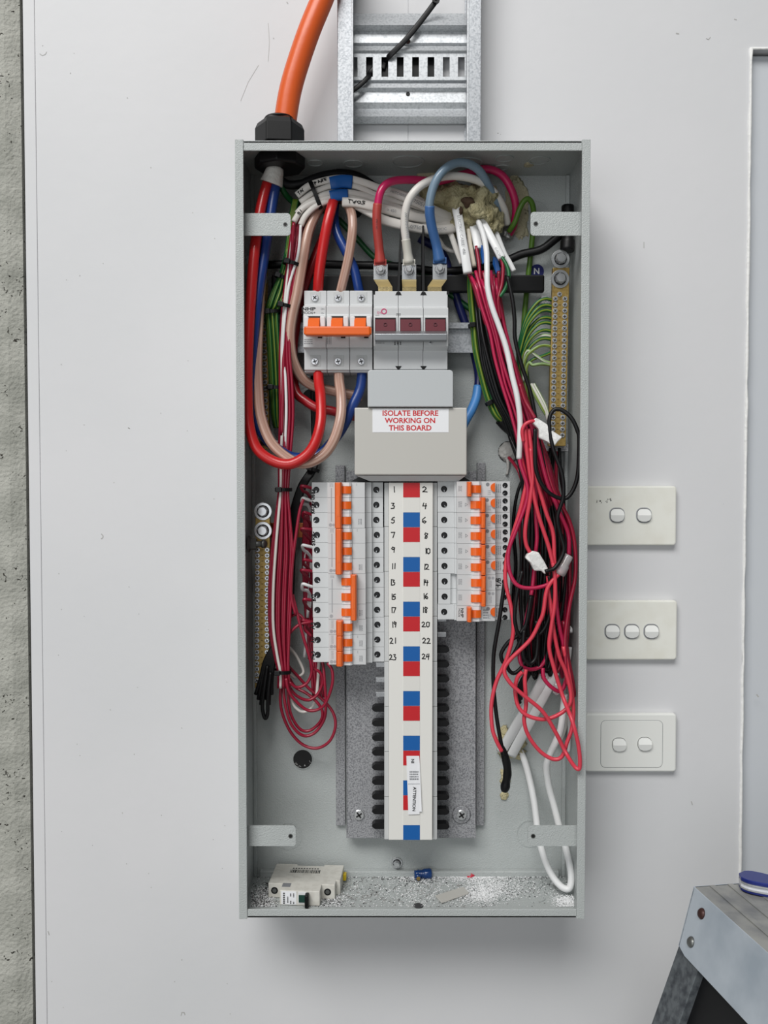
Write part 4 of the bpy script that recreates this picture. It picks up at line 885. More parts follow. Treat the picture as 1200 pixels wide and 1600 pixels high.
fc['F'] = flatcable([(535, 316, 62), (556, 317, 63), (582, 323, 62), (606, 328, 58), (626, 334, 54), (655, 341, 48), (686, 343, 42), (712, 346, 32)], 11, 7, 'white flat cable with black handwriting crossing behind the supply cables')
fc['G'] = flatcable([(548, 315, 56), (566, 325, 57), (584, 335, 58), (600, 344, 58), (625, 351, 56), (648, 356, 54), (672, 359, 52), (700, 358, 46), (716, 354, 36)], 11, 7, 'white flat cable lowest across the middle of the bundle')
fc['H'] = flatcable([(588, 300, 46), (610, 300, 50), (628, 306, 52), (648, 315, 52), (668, 324, 48), (690, 334, 42), (712, 342, 32)], 11, 7, 'white flat cable printed with numbers between red and blue supply cables')
fc['I'] = flatcable([(560, 300, 44), (590, 322, 46), (612, 326, 48), (640, 334, 46), (668, 348, 44), (696, 352, 40), (714, 356, 34)], 9, 6, 'grey-white flat cable in the middle layer of the bundle')
for key, s_, px, py, d, h, rot, m0 in (('F', '> 450', 612, 329, 61.7, 4.5, -10, GINK), ('G', '450/750V', 648, 355, 58, 5.4, -7, GINK), ('H', '75051', 655, 317.5, 56, 5.6, -24, GINK), ('H', 'HSTC0503', 622, 302.5, 56, 4, -18, GINK), ('G', '0503C', 690, 358, 56, 4.2, 3, GINK)):
    text(fc[key], s_, px, py, d, h, m0, rot=rot, bold=0)
for key, s_, px, py, d, h, w, rot in (('A', 'SPARE', 487, 290, 64, 4, 4.4, 20), ('A', 'TAPI', 467, 304, 62.5, 4, 3.4, 38), ('F', 'TWOS', 543, 316.5, 67, 5, 6, -6), ('D', 'SI', 468, 336, 66.5, 4.5, 4, 55)):
    pen(fc[key], s_, px, py, d, h, w, rot=rot, stroke=1.2, jit=.15)
bt_ = MB(); bt_.tube(path([(516, 287, 60), (524, 285.5, 60), (532, 284, 59), (541, 284, 58), (550, 285, 57)], 4), 1.0, 12, flat=(.0078, .0045))
S('tape_band', bt_, BLUETAPE, 'upper blue tape band round the arched white cables', 'tape', fix=False)
bt_ = MB(); bt_.tube(path([(515.5, 307, 62.5), (524, 305.5, 61.5), (533, 304.5, 60.5), (543, 304.5, 59)], 4), 1.0, 12, flat=(.0066, .0042))
S('tape_band', bt_, BLUETAPE, 'lower blue tape band round the arched white cables', 'tape', fix=False)
def tie(px, py, d, rx, ry, ang, label, head=(1, 0), w=.0021):
    """black cable tie: closed band round a bundle that runs at `ang` degrees in the picture plane"""
    c = P(px, py, d); a = math.radians(ang); t_ = Vector((math.cos(a), 0, math.sin(a))); u = Vector((-math.sin(a), 0, math.cos(a))); y_ = Vector((0, -1, 0))
    mb_ = MB(); n = 24; V = []
    for i in range(n):
        q = 2 * math.pi * i / n; co, si = math.cos(q), math.sin(q)
        for (s_, e) in ((-1, 0), (1, 0), (1, .0009), (-1, .0009)): V.append(c + u * co * (rx * .001 + e) + y_ * si * (ry * .001 + e) + t_ * s_ * w)
    mb_.add(V, [(i * 4 + j, i * 4 + (j + 1) % 4, ((i + 1) % n) * 4 + (j + 1) % 4, ((i + 1) % n) * 4 + j) for i in range(n) for j in range(4)])
    o = S('cable_tie', mb_, BLACK, label, 'cable tie')
    q = math.radians(60) * head[0]; hc = c + u * math.cos(q) * rx * .001 + y_ * math.sin(q) * (ry * .001 + .001)
    hb = MB(); hb.ext([hc + u * .0035 + t_ * .003, hc + u * .0035 - t_ * .003, hc - u * .0035 - t_ * .003, hc - u * .0035 + t_ * .003], y_ * .004); part(o, 'tie_head', hb, BLACK, bevel=.0006)
    return o
tie(493, 305, 61, 16.5, 7, 22, 'black cable tie cinching the arched white cables at the left', (-1.6, 0), .0024)
# cables coming down from the putty at the right
J = flatcable([(713, 326, 50), (717, 345, 54), (722, 375, 60), (727, 402, 64), (731, 427, 66)], 11, 6, 'broad white flat cable printed ELECTRIC CABLE hanging from the putty', WSH2)
text(J, 'ELECTRIC  CABLE  450/750', 721.5, 372, 66.5, 4.6, GINK, rot=-81, bold=0, wid=.95)
flatcable([(728, 336, 40), (732, 360, 44), (735, 385, 48), (741, 417, 52)], 5.5, 5, 'cream cable hanging beside the ELECTRIC CABLE one', CREAM)
L_ = flatcable([(740, 352, 46), (744, 368, 50), (748, 389, 54)], 11, 5, 'short cut white sheath end between hanging cables', WSH2)
wire('white_cable', [(747, 345, 56), (755, 366, 66), (760, 392, 76), (761, 420, 84), (762, 450, 88), (769, 480, 90), (780, 511, 91), (791, 544, 92), (800, 586, 95), (808, 620, 97), (812.5, 656, 96), (812, 690, 95), (811, 717, 92)], .0033, WSH2, 'long round white cable running down in front of the red bundle', 'cable', n=12)
N_ = flatcable([(750, 341, 50), (762, 362, 58), (774, 384, 64), (784, 404, 68)], 9.5, 5.5, 'white flat cable with green and red cores, right of the hanging group', WSH2)
text(N_, 'ELECTRIC', 779, 396, 73, 3.4, GINK, rot=-62, bold=0)
flatcable([(766, 346, 38), (776, 366, 42), (788, 396, 46), (796, 410, 48), (803, 424, 50)], 6, 5, 'empty white sheath end pointing right of the hanging cables', WSH2)
flatcable([(700, 358, 40), (705, 368, 42), (713, 390, 44), (722, 412, 46)], 7, 5, 'white flat cable end left of the hanging group', WSH)
wire('white_cable', [(668, 358, 34), (684, 372, 30), (694, 386, 28), (705, 392, 28), (716, 392, 30)], .0028, WSH, 'thin white cable curling behind the blue supply cable', 'cable')
for (a, b, lab) in (((753, 382), (757, 413), 'blue tape flag on the hanging cables, left one'), ((772, 400), (778, 428), 'blue tape flag on the hanging cables, right one')):
    mb_ = MB(); mb_.ext([P(a[0] - 1, a[1], 56), P(a[0] + 6, a[1] + 4, 57), P(b[0] + 4, b[1] - 6, 58), P(b[0] - 3, b[1], 57), P(a[0] - 2, a[1] + 12, 58)], (0, .004, 0)); S('tape_flag', mb_, BLUETAPE, lab, 'tape', bevel=.0008)
# ------------------------------------------------------------------ sealing putty
def blob(parts, seed, sub=4, amp=.25, freq=90):
    mb_ = MB()
    for (c, rx, ry, rz) in parts:
        b = bmesh.new(); bmesh.ops.create_icosphere(b, subdivisions=sub, radius=1.0); V = []
        for v in b.verts:
            p = Vector((v.co.x * rx, v.co.y * ry, v.co.z * rz)) + c
            f = 1 + amp * noise.noise(p * freq + Vector((seed, 0, 0))) + amp * .55 * abs(noise.noise(p * freq * 2.6 + Vector((0, seed, 0)))) * 2 - amp * .3
            V.append(c + Vector((v.co.x * rx, v.co.y * ry, v.co.z * rz)) * f)
        mb_.add(V, [tuple(x.index for x in f.verts) for f in b.faces], True); b.free()
    return mb_
pt = blob([(P(710, 316, 30), .036, .026, .023), (P(742, 326, 34), .028, .028, .028), (P(762, 350, 34), .018, .022, .021), (P(690, 308, 22), .030, .018, .019), (P(726, 346, 30), .020, .020, .020), (P(738, 366, 38), .008, .010, .012)], 3.3, 4, .34, 75)
po = S('sealing_putty', pt, PUTTY, 'lumpy khaki sealing putty round the rear cable entry at top', 'putty')
cav = blob([(P(732, 316, 58), .0080, .005, .0065), (P(748, 336, 58), .007, .005, .003), (P(720, 330, 54), .002, .005, .006)], 8.0, 3, .4, 150); part(po, 'painted_cavity', cav, mat('putty_cavity_shade', (72, 52, 36), .8))  # dark brown lumps paint a shaded hollow in the putty
PSM = mat('pale_putty_smear', (192, 184, 154), .7, bump=(160, .8, .004))
S('putty_smear', blob([(P(676, 272, 6), .022, .008, .008)], 5.1, 3, .3, 60), PSM, 'putty smeared behind the white supply cable at the top', 'putty')
S('putty_smear', blob([(P(806, 312, 3), .016, .0035, .034), (P(812, 348, 3), .012, .003, .024)], 5.7, 4, .35, 70), PSM, 'pale putty smeared on the back panel right of the main lump', 'putty')
S('putty_smear', blob([(PZ(826, 257, zc), .006, .008, .002)], 6.7, 3, .5, 160), PSM, 'small putty smear on the underside of the top panel', 'putty')
S('foil_scrap', blob([(P(793, 365, 14), .006, .004, .008), (P(797, 355, 14), .004, .003, .005)], 9.4, 3, .7, 260), mat('grey_metal_scrap', (168, 168, 166), .35, .5), 'crumpled grey cable screen end below the right end of putty', 'cable screen')
# ------------------------------------------------------------------ earth wires
G2 = [GREEN, YELLOW]; G3 = [GY, YELLOW]
wire('earth_wire', [(795, 362, 22), (804, 348, 30), (812, 326, 36), (819, 314, 38), (826, 311, 38), (832, 320, 34), (834, 340, 26), (831, 380, 16), (826, 425, 8), (821, 475, 8), (818, 515, 8), (819, 560, 8), (824, 600, 8), (830, 650, 8)], .0033, GY, 'green-yellow earth cable hooking down the back panel on the right', 'wire', n=10)
for i, (yb, mid, m_) in enumerate(((468, 480, G2), (478, 490, G2), (486, 494, G2), (497, 508, G2), (505, 506, G2), (517, 516, G2), (525, 520, [PGREEN, WSH]), (530, 528, G2), (541, 539, [PGREEN, YELLOW]), (552, 556, [PGREEN, WSH]), (562, 546, G2), (570, 572, [PGREEN, YELLOW]))):
    q = 38 + i % 3 * 3
    tri = [(824 + i * .7, 640 + i * 4, 24), (814 + i * .9, 600 + i * 3, 32), (809 + i * 1.2, 556 + i * 2.4, q), (812 + i * 1.3, 534 + i * 3.0, q + 3), (822 + i * .9, yb + (538 + i * 3 - yb) * .42, q + 5), (838 + i * .3, yb + (538 + i * 3 - yb) * .10 - 1, q + 6), (851, yb - 1, 44), (863, yb + 1, 40)]
    if i == 9: tri = [(818, 596, 40), (816, 566, 44), (824, 548, 47), (838, 556, 47), (850, 564, 45), (863, 568, 40)]
    if i == 10: tri = [(822, 598, 36), (822, 574, 40), (832, 562, 44), (848, 556, 44), (863, 550, 40)]
    wire('earth_wire', tri, .0021 if i < 8 else .0019, m_, 'green and yellow earth wire fanning into the right brass bar', 'wire', 'earth wires fanning into the right bar', n=8, stripe=(5,))
for i in range(3):
    wire('earth_wire', [(826 + i * 4, 600, 38), (838 + i * 4, 622, 44), (848 + i * 3, 640, 46), (856 + i * 2, 652 + i * 9, 44), (864, 660 + i * 10, 38)], .0020, [[PGREEN, YELLOW], [WSH, WSH], [PGREEN, WSH]][i], 'pale earth wire curving into the bottom of the right brass bar', 'wire', 'pale earth wires low on the right bar', n=8, stripe=(5,))
for i in range(7):
    o1 = (i - 3) * 1.9; dd = 30 + (i % 3) * 4
    wire('earth_wire', [(736 + o1 * .6, 425, dd + 8), (738 + o1, 455, dd), (742 + o1, 500, dd), (746 + o1, 545, dd), (756 + o1, 590, dd + 4), (766 + o1, 625, dd + 8), (776 + o1 * .9, 648, dd + 10), (788 + o1, 660, dd + 6), (800 + o1, 668 + i, dd)], .0019, G2 if i % 2 else G3, 'green and yellow earth wire in the right-hand vertical bundle', 'wire', 'earth wires of the right vertical bundle', n=8, stripe=(5,))
tie(742, 509, 32, 7.5, 7, 94, 'black cable tie on the green wires in front of the mounting rail'); tie(768, 628, 42, 7.5, 7, 118, 'black cable tie on the green wires right of the grey shroud')
tw = MB(); tw.tube(path([(782, 655, 40), (790, 664, 38), (799, 672, 34)], 5), .0075, 12); S('tape_wrap', tw, BLACKR, 'black tape wrap at the lower end of the green bundle', 'tape', fix=False)
for i in range(9):
    f = (i - 4); dd = 44 + (i % 3) * 4
    wire('earth_wire', [(462 + f * .8, 312, 44), (456 + f * .9, 345, 46), (452 + f * 1.1, 390, 48), (447 + f * 1.3, 415, dd), (441 + f * 1.3, 434, dd), (435 + f * 2.6, 455 + abs(f), dd + 2), (428 + f * 2.4, 476, dd + 4), (424 + f * 2.2, 488, dd), (426 + f * 2.0, 520, dd), (429 + f * 2.0, 570, dd - 6), (431 + f * 1.8, 620, dd - 14), (432 + f * 1.5, 650, dd - 22), (434 + f * 1.2, 668, dd - 30)], .0019, G2 if i % 2 else [GREEN, GY], 'green earth wire in the left vertical bundle', 'wire', 'earth wires of the left vertical bundle', n=8, stripe=(5,))
tie(441, 434, 47, 8.5, 8, 70, 'black cable tie highest on the left green bundle'); tie(426, 488, 48, 11, 8, 95, 'black cable tie in the middle of the left green bundle'); tie(431, 606, 40, 11, 8, 88, 'black cable tie lowest on the left green bundle')
# ------------------------------------------------------------------ thin red bundle on the left
GL = 'wires of the left red bundle'
for i in range(12):
    f = (i - 5.5); dd = 56 + (i % 3) * 4; ph = rng.uniform(-1, 1)
    white = i in (2,)
    wire('white_wire' if white else 'red_wire', [(468 + f * 1.3, 338, 58), (462 + f * 1.3, 370, 58), (457 + f * 1.2, 405, dd), (452 + f * 1.2, 445, dd), (447.5 + f * 1.2, 490, dd), (445 + f * 1.3, 545, dd), (447 + f * 1.7, 600, dd), (448 + f * 1.8, 650, dd), (445 + f * 1.6, 710, dd), (443 + f * 1.25, 765, dd), (442 + f * 1.9, 805, dd), (441 + f * 2.9, 860, dd), (438 + f * 3.1, 920, dd + ph), (437 + f * 2.8, 980, dd), (440 + f * 1.9, 1025, dd), (443 + f * 1.4, 1050, dd), (444 + f * 1.6, 1075, dd - 4)], .0018, WSH if white else RED1,
         'white wire running down within the left red bundle' if white else 'thin crimson wire in the long bundle down the left side', 'wire', None if white else GL, n=8, per=5)
wire('white_wire', [(470, 352, 64), (468, 380, 65), (464, 405, 66), (453, 440, 66), (448, 470, 66), (443, 520, 66), (442, 560, 64), (446, 590, 66), (447.5, 640, 66), (446, 690, 64), (445, 720, 60)], .0018, WSH2, 'white wire in front of the upper left red bundle', 'wire')
wire('red_wire', [(459, 348, 66), (457, 380, 66), (455, 410, 66), (449, 470, 64), (444, 540, 64), (442, 610, 66), (440, 680, 64)], .0021, RED1, 'crimson core leaving the cut white cable at the upper left', 'wire')
wire('red_wire', [(486, 322, 50), (477, 350, 50), (470, 380, 52), (466, 410, 54), (460, 440, 56)], .0021, RED1, 'crimson core behind the white cable end at the upper left', 'wire')
tie(457, 413, 60, 11, 10, 75, 'black cable tie at the top of the left red bundle'); tie(446, 479, 60, 9, 10, 80, 'black cable tie on the red bundle beside the orange-lever breaker'); tie(443, 765, 60, 9.5, 9, 90, 'black cable tie on the red bundle above the big washered bolts'); tie(441, 1049, 60, 10, 9, 88, 'black cable tie at the bottom of the left red bundle')
LOOPL = ['crimson wire making the largest, lowest loop at the lower left', 'crimson wire of the innermost low loop at the lower left', 'crimson wire of the middle low loop, ending behind the breakers', 'crimson wire with a hump beside the breaker at position 19',
         'crimson wire entering the breaker at position 19 from the left', 'crimson wire slanting down across the upper left loops', 'crimson wire loop hanging from under the lowest left breaker', 'lone crimson wire bowing left beside the left breakers']
def loops(lst, r, m, label, group, dd):
    for j, l in enumerate(lst):
        wire('red_wire', [(a, b, dd + j * 4 + 3 * math.sin(q)) for q, (a, b) in enumerate(l)], r, m, LOOPL[j], 'wire', group, n=8)
loops([[(444, 1040), (442, 1051), (438, 1089), (442, 1117), (455, 1145), (474, 1164), (496, 1169), (515, 1158), (524, 1136), (521, 1115), (507, 1096), (483, 1076), (464, 1055), (449, 1038), (446, 1020)],
       [(447, 1045), (449, 1062), (451, 1098), (457, 1122), (470, 1140), (485, 1141), (500, 1128), (504, 1113), (496, 1098), (480, 1084), (462, 1074), (452, 1060)],
       [(443, 1050), (444, 1089), (451, 1122), (462, 1141), (477, 1150), (494, 1143), (507, 1122), (509, 1096), (507, 1062), (504, 1036), (496, 1020)],
       [(486, 994), (476, 983), (476, 971), (466, 960), (453, 965), (445, 980), (446, 1000), (443, 1036), (447, 1062), (461, 1085), (481, 1094), (496, 1085), (504, 1066), (500, 1051), (485, 1042)],
       [(486, 972), (468, 976), (453, 989), (446, 1004), (443, 1025), (444, 1050)],
       [(457, 929), (464, 957), (474, 995), (485, 1032), (487, 1051), (479, 1068), (464, 1074), (452, 1066)],
       [(512, 1036), (519, 1048), (519, 1070), (509, 1098), (496, 1109), (479, 1109), (461, 1094), (451, 1079), (447, 1060)],
       [(474, 780), (468, 800), (462, 840), (457, 880), (455, 929), (462, 960)]], .0019, RED1, 'crimson wire coiled in loose loops at the lower left', 'looped crimson wires at lower left', 40)
wire('white_wire', [(448, 1060, 40), (451, 1083, 40), (459, 1102, 40), (472, 1112, 40), (485, 1107, 40), (494, 1089, 40), (498, 1040, 40), (497, 1010, 36)], .0019, WSH, 'white wire looping among the lower left crimson loops', 'wire')
wire('white_wire', [(448, 1008, 40), (458, 1018, 34), (466, 1030, 30), (474, 1050, 30), (462, 1058, 34), (452, 1052, 40)], .0018, WSH, 'short white wire crossing inside the lower left loops', 'wire')
# curls entering the left breaker terminals
for j, (y_, wh) in enumerate(((763, 0), (783, 1), (804, 0), (828, 0), (855, 1), (877, 0), (893, 0), (917, 1), (938, 0), (972, 0))):
    e = rng.uniform(-3, 3); q = [(488, y_, 50), (480, y_ - 2 + e * .3, 54), (471 + (j % 3) * 2, y_ - 3 + e * .6, 54), (474 + e * .6, y_ + 4, 46), (481, y_ + 9 + e, 36), (486 + e * .4, y_ + 20, 26), (484 + e, y_ + 50, 22), (480 + e * 2, min(y_ + 110, 1030), 24)]
    wire('white_wire' if wh else 'red_wire', q, .0020, WSH2 if wh else RED1, 'white wire curling into a left breaker terminal' if wh else 'crimson wire curling into a left breaker terminal', 'wire', 'white curls at the left breakers' if wh else 'crimson curls at the left breakers', n=8)
for j in range(4):
    wire('red_wire', [(476 + j * 2, 800, 26), (474 + j * 3, 880, 22), (478 + j * 2, 960, 22), (486 + j * 4, 1040, 26), (490 + j * 5, 1090, 30)], .0019, RED1, 'crimson wire running vertically behind the left breakers', 'wire', 'crimson wires behind the left breakers', n=8)
# black bundle on the left
for j in range(7):
    f = j - 3
    wire('black_wire', [(492 + f * 1.3, 560, 14), (492 + f * 1.3, 640, 16), (493 + f * 1.3, 690, 18), (489 + f * 1.5, 731, 24), (474 + f * 1.5, 756, 30), (463 + f * 1.5, 787, 34), (457 + f * 1.7, 825, 36), (454 + f * 1.6, 880, 36), (452 + f * 1.6, 930, 36), (446 + f * 1.6, 975, 40), (434 + f * 1.4, 1004, 46), (422 + f * 2.4, 1030, 50), (416 + f * 3, 1060, 50), (412 + f * 4.2, 1085 + (j % 3) * 8, 48)], .0023, BLACKR, 'black wire in the bundle slanting down to the lower left bar', 'wire', 'black wires of the left bundle', n=8, per=5)
wire('black_wire', [(418, 1040, 54), (413, 1075, 54), (410, 1105, 52), (414, 1122, 52), (418, 1115, 52), (419, 1085, 54), (423, 1050, 54)], .0023, BLACKR, 'black wire loop hanging lowest at the end of the left bundle', 'wire')
tie(489, 733, 24, 8, 7, 70, 'black cable tie on the black bundle left of the shroud')
# ------------------------------------------------------------------ the tangled bundle on the right
GR, GB = 'red wires of the right bundle', 'black wires of the right bundle'
def rw(pts, m=RED1, r=.0021, lab='thin crimson wire hanging in the right-hand bundle', grp=GR, name='red_wire'):
    return wire(name, pts, r, m, lab, 'wire', grp, n=8, per=6)
# upper strands: from the cut cable ends down to the knot
def jt(): return rng.uniform(-1.6, 1.6)
for j in range(13):
    m_ = [RED1, RED3, RED1, RED3][j % 4]; dd = [60, 74, 66, 70][j % 4]; lo = 26 + (j % 3) * 4 if j % 2 else dd - 6; w = 4.4 * math.sin(j * 2.3)
    rw([(731 + j * 4.0, 424 + (j % 3) * 6, 60), (741 + j * 3.2, 450, dd), (751 + j * 2.7 + jt(), 480, dd), (762 + j * 2.5 + jt(), 520, dd), (772 + j * 2.6 + jt(), 560, dd), (782 + j * 2.8 + jt(), 600, dd + 2), (794 + j * 2.9 + jt(), 640, dd + 4), (806 + j * 3.0 + jt(), 680, dd + 4), (814 + j * 3.6 + jt(), 720, dd + 4), (823 + j * 3.8, 760, dd + 2), (828 + j * 4.6, 800, (dd + lo) / 2), (830 + j * 5.0, 840, lo), (828 + j * 5.2, 890, lo), (824 + j * 5.5, 940, lo), (822 + j * 5.2 + w, 990, lo), (826 + j * 4.6 + w, 1024 + (j % 4) * 8, lo), (830 + j * 4.4 + w, 1036 + (j % 4) * 7, lo - 3), (835 + j * 4.2, 1018 + (j % 4) * 6, lo - 7), (836 + j * 4.2, 970, lo - 8)], m_)
for j in range(14):
    dd = 42 + (j % 4) * 5; lo = 60 + (j % 4) * 5; w = 4 * math.sin(j * 1.7)
    rw([(738 + j * 1.2, 428, 50), (743 + j * 1.5, 470, dd), (748 + j * 2.3 + jt(), 520, dd + 10), (756 + j * 3.0 + jt(), 570, dd + 14), (770 + j * 3.0 + jt(), 620, dd + 16), (788 + j * 2.7 + jt(), 655, dd + 14), (800 + j * 3.2 + jt(), 690, dd + 8), (812 + j * 3.6 + jt(), 730, dd + 6), (818 + j * 4.2, 780, dd + 4), (816 + j * 5.2, 830, lo), (814 + j * 5.4, 890, lo), (814 + j * 5.0 + w, 950, lo), (818 + j * 3.8 + w, 1000, lo), (822 + j * 2.8, 1030 + (j % 5) * 5, lo), (827 + j * 2.6, 1042 + (j % 5) * 4, lo - 3), (832 + j * 2.6, 1024, lo - 8), (830 + j * 3, 970, lo - 10)], BLACKR, .0020, 'black wire hanging in the right-hand bundle', GB, 'black_wire')
for j in range(4):
    rw([(818 + j * 4, 1030, 66), (822 + j * 2, 1050, 70), (815 + j * 2, 1064, 70), (808 + j * 3, 1082, 66), (812 + j * 2, 1098 - j * 6, 60)], BLACKR, .0026, 'black wire end drooping below the knot of the right tangle', 'black wire ends below the right knot', 'black_wire')
for j in range(9):
    dd = 18 + (j % 3) * 6
    rw([(838 + j * 4.5, 700, dd), (820 + j * 7, 742, dd), (808 + j * 9, 772, dd), (802 + j * 10, 820, dd), (806 + j * 9.5, 880, dd), (802 + j * 10 + 5 * math.sin(j * 3), 940, dd), (810 + j * 8.5, 1000, dd + 4), (818 + j * 6, 1040, dd + 8)], RED1 if j % 3 == 1 else BLACKR, .0021, 'dark wire at the back of the right-hand tangle', 'wires at the back of the right tangle', 'dark_wire')
LB = 'light red wire looping at the front of the right-hand tangle'; LG = 'light red front loops of the right tangle'
front = [
 ([(811, 712), (814, 728), (824, 760), (822, 786), (808, 824), (795, 860), (796, 892), (808, 914), (830, 919), (854, 914), (868, 902), (878, 888)], RED3, 'rose-red wire bowing left then into the clear connector', 92),
 ([(814, 716), (822, 750), (818, 776), (812, 800), (800, 840), (791, 876), (790, 910), (798, 946), (802, 975), (800, 1000), (790, 1034), (776, 1064), (768, 1100), (769, 1136), (775, 1156), (784, 1174)], RED2, 'light red wire bowing out leftmost of the tangle to the black taped end', 88),
 ([(820, 670), (824, 710), (829, 746), (840, 800), (856, 850), (864, 880), (868, 895)], RED2, 'light red wire running straight down the middle of the tangle', 96),
 ([(826, 670), (832, 715), (839, 750), (853, 800), (864, 832), (866, 872), (866, 893)], RED2, 'light red wire just right of the tangle middle', 94),
 ([(836, 670), (846, 720), (857, 760), (876, 804), (888, 836), (889, 868)], RED3, 'rose-red wire running down behind the clear connector', 88),
 ([(846, 700), (864, 764), (888, 810), (898, 850), (899, 900), (890, 945), (883, 996), (884, 1040), (886, 1070)], RED1, 'crimson wire rightmost of the tangle', 84),
 ([(829, 700), (832, 745), (828, 782), (821, 824), (822, 850), (831, 868)], RED2, 'light red wire entering the lower white tape', 96),
 ([(836, 726), (838, 772), (837, 800), (839, 840), (836, 870), (834, 900), (830, 930), (822, 970), (816, 1000), (812, 1020)], RED3, 'rose-red wire passing behind the lower white tape', 80),
 ([(878, 892), (856, 918), (849, 956), (843, 972), (828, 1000), (796, 1032), (788, 1049), (798, 1068), (820, 1088), (848, 1112), (868, 1144), (884, 1176), (899, 1199), (906, 1198), (904, 1166), (894, 1126), (880, 1090), (865, 1042), (858, 1010), (862, 976), (867, 940), (867, 900), (864, 880)], RED2, 'longest light red loop reaching lowest at the bottom right', 98),
 ([(856, 900), (861, 950), (866, 990), (874, 1026), (884, 1050), (892, 1084), (888, 1104), (870, 1118), (848, 1124), (824, 1118), (810, 1104), (805, 1080), (808, 1060), (816, 1050)], RED2, 'light red loop forming a wide shallow bowl below the tangle', 90),
 ([(822, 1046), (820, 1062), (822, 1100), (819, 1126), (826, 1150), (844, 1174), (864, 1186), (878, 1182), (886, 1160), (894, 1136), (896, 1105), (890, 1060), (880, 1010)], RED2, 'light red loop hanging second lowest below the tangle', 86),
 ([(866, 890), (870, 950), (874, 980), (880, 1006), (886, 1040), (884, 1064), (876, 1080), (862, 1074), (850, 1060), (848, 1044)], RED3, 'rose-red small loop at the lower right of the tangle', 82),
 ([(880, 970), (888, 1030), (894, 1060), (901, 1082), (903, 1088)], RED1, 'crimson wire end by the right side wall', 70),
 ([(812, 1010), (812, 1030), (818, 1042), (830, 1046), (846, 1040), (856, 1020), (862, 990)], RED3, 'rose-red small bight under the black loops', 76)]
for q, m_, lab, dd in front: wire('red_wire', [(a, b, (119 if a > 890 and 1110 < b and dd > 95 else dd) + 2 * math.sin(i)) for i, (a, b) in enumerate(q)], .0024, m_, lab, 'wire', n=10, per=8)
blk = [
 ([(836, 670), (836, 705), (838, 736), (850, 762), (870, 777), (888, 776), (902, 746), (905, 690), (902, 672), (892, 652), (876, 640), (864, 642), (858, 660), (864, 700), (878, 740), (880, 776), (871, 808), (876, 836), (881, 860), (868, 886), (852, 893)], 'black wire making the large round loop in front of the right bar', 104),
 ([(816, 892), (808, 925), (804, 965), (810, 990), (826, 998), (846, 988), (858, 964), (862, 930), (858, 900)], 'black wire loop, wide one in the middle of the right tangle', 90),
 ([(832, 930), (824, 970), (812, 990), (794, 1004), (783, 1022), (788, 1036), (800, 1026), (812, 1004), (822, 975), (830, 930)], 'black wire loop poking out at the left of the tangle', 84),
 ([(794, 1030), (793, 1043), (802, 1052), (814, 1044), (822, 1030)], 'small black wire bight left below the tangle', 78),
 ([(819, 985), (817, 1010), (818, 1026), (827, 1037), (837, 1028), (840, 1000), (838, 970)], 'black wire loop hanging at the tangle bottom', 92),
 ([(788, 912), (785, 935), (780, 970), (774, 1004), (771, 1030), (771, 1070), (776, 1120), (784, 1166), (788, 1180)], 'single black wire hanging from the breaker terminal down to the taped end', 82),
 ([(793, 432), (801, 470), (804, 500), (805, 530), (815, 570), (828, 610), (836, 650), (842, 690), (850, 730)], 'black wire standing apart at the right of the upper bundle', 86)]
for q, lab, dd in blk: wire('black_wire', [(a, b, dd + 2 * math.sin(i)) for i, (a, b) in enumerate(q)], .0024, BLACKR, lab, 'wire', n=10, per=8)
wire('red_wire', [(783, 402, 68), (786, 420, 70), (784, 445, 72), (778, 470, 74), (782, 500, 76)], .0022, RED1, 'crimson core leaving the white cable beside the green core', 'wire')
wire('green_wire', [(784, 402, 69), (792, 416, 72), (795, 432, 74), (790, 450, 74), (781, 464, 74)], .0022, [GREEN, GY], 'green core leaving the white cable beside the crimson core', 'wire')
wire('red_wire', [(744, 385, 54), (748, 410, 58), (751, 440, 62), (755, 470, 64), (764, 510, 66)], .0023, RED1, 'crimson core from the short cut white sheath', 'wire')
tp = MB(); tp.tube(path([(784, 1166, 80), (790, 1185, 78), (793, 1206, 74), (790, 1226, 70), (788, 1236, 68)], 5), [.0028, .0034, .004, .0044, .0046, .0048, .005, .005, .0048, .0048, .005, .0052, .005, .0046, .005, .0056, .0058, .0056, .0052, .0048, .004], 10)
S('taped_end', tp, BLACKR, 'black taped wire end hanging left of the white cables below', 'tape', fix=False)
for i, tri in enumerate(([(786, 652, 40), (796, 680, 50), (806, 705, 60), (815, 730, 66), (824, 770, 70)], [(792, 660, 38), (804, 690, 46), (818, 725, 56), (830, 770, 62)], [(800, 664, 40), (812, 690, 48), (826, 730, 58), (838, 770, 64)])):
    wire('black_wire', tri, .0020, BLACKR, 'black wire slanting from the tape wrap into the right bundle', 'wire', 'black wires at the tape wrap')
tpw = MB(); tpw.ext([P(836, 652, 102), P(843, 655, 103), P(857, 664, 104), P(862, 672, 105), P(879, 683, 106), P(872, 690, 106), P(866, 698, 105), P(855, 690, 104), P(842, 684, 103), P(842, 671, 103), P(832, 660, 102)], (0, .009, 0))
S('tape_flag', tpw, TAPEW, 'white tape flag wrapped on wires in front of the right bar', 'tape', bevel=.0015)
wire('red_wire', [(818, 690, 98), (816, 674, 100), (820, 664, 101), (828, 659, 101), (836, 658, 100)], .0023, RED2, 'light red wire hooking into the white tape flag', 'wire')
wire('red_wire', [(812, 600, 92), (820, 625, 94), (828, 640, 97), (836, 654, 100)], .0023, RED1, 'crimson wire running into the white tape flag from above', 'wire')
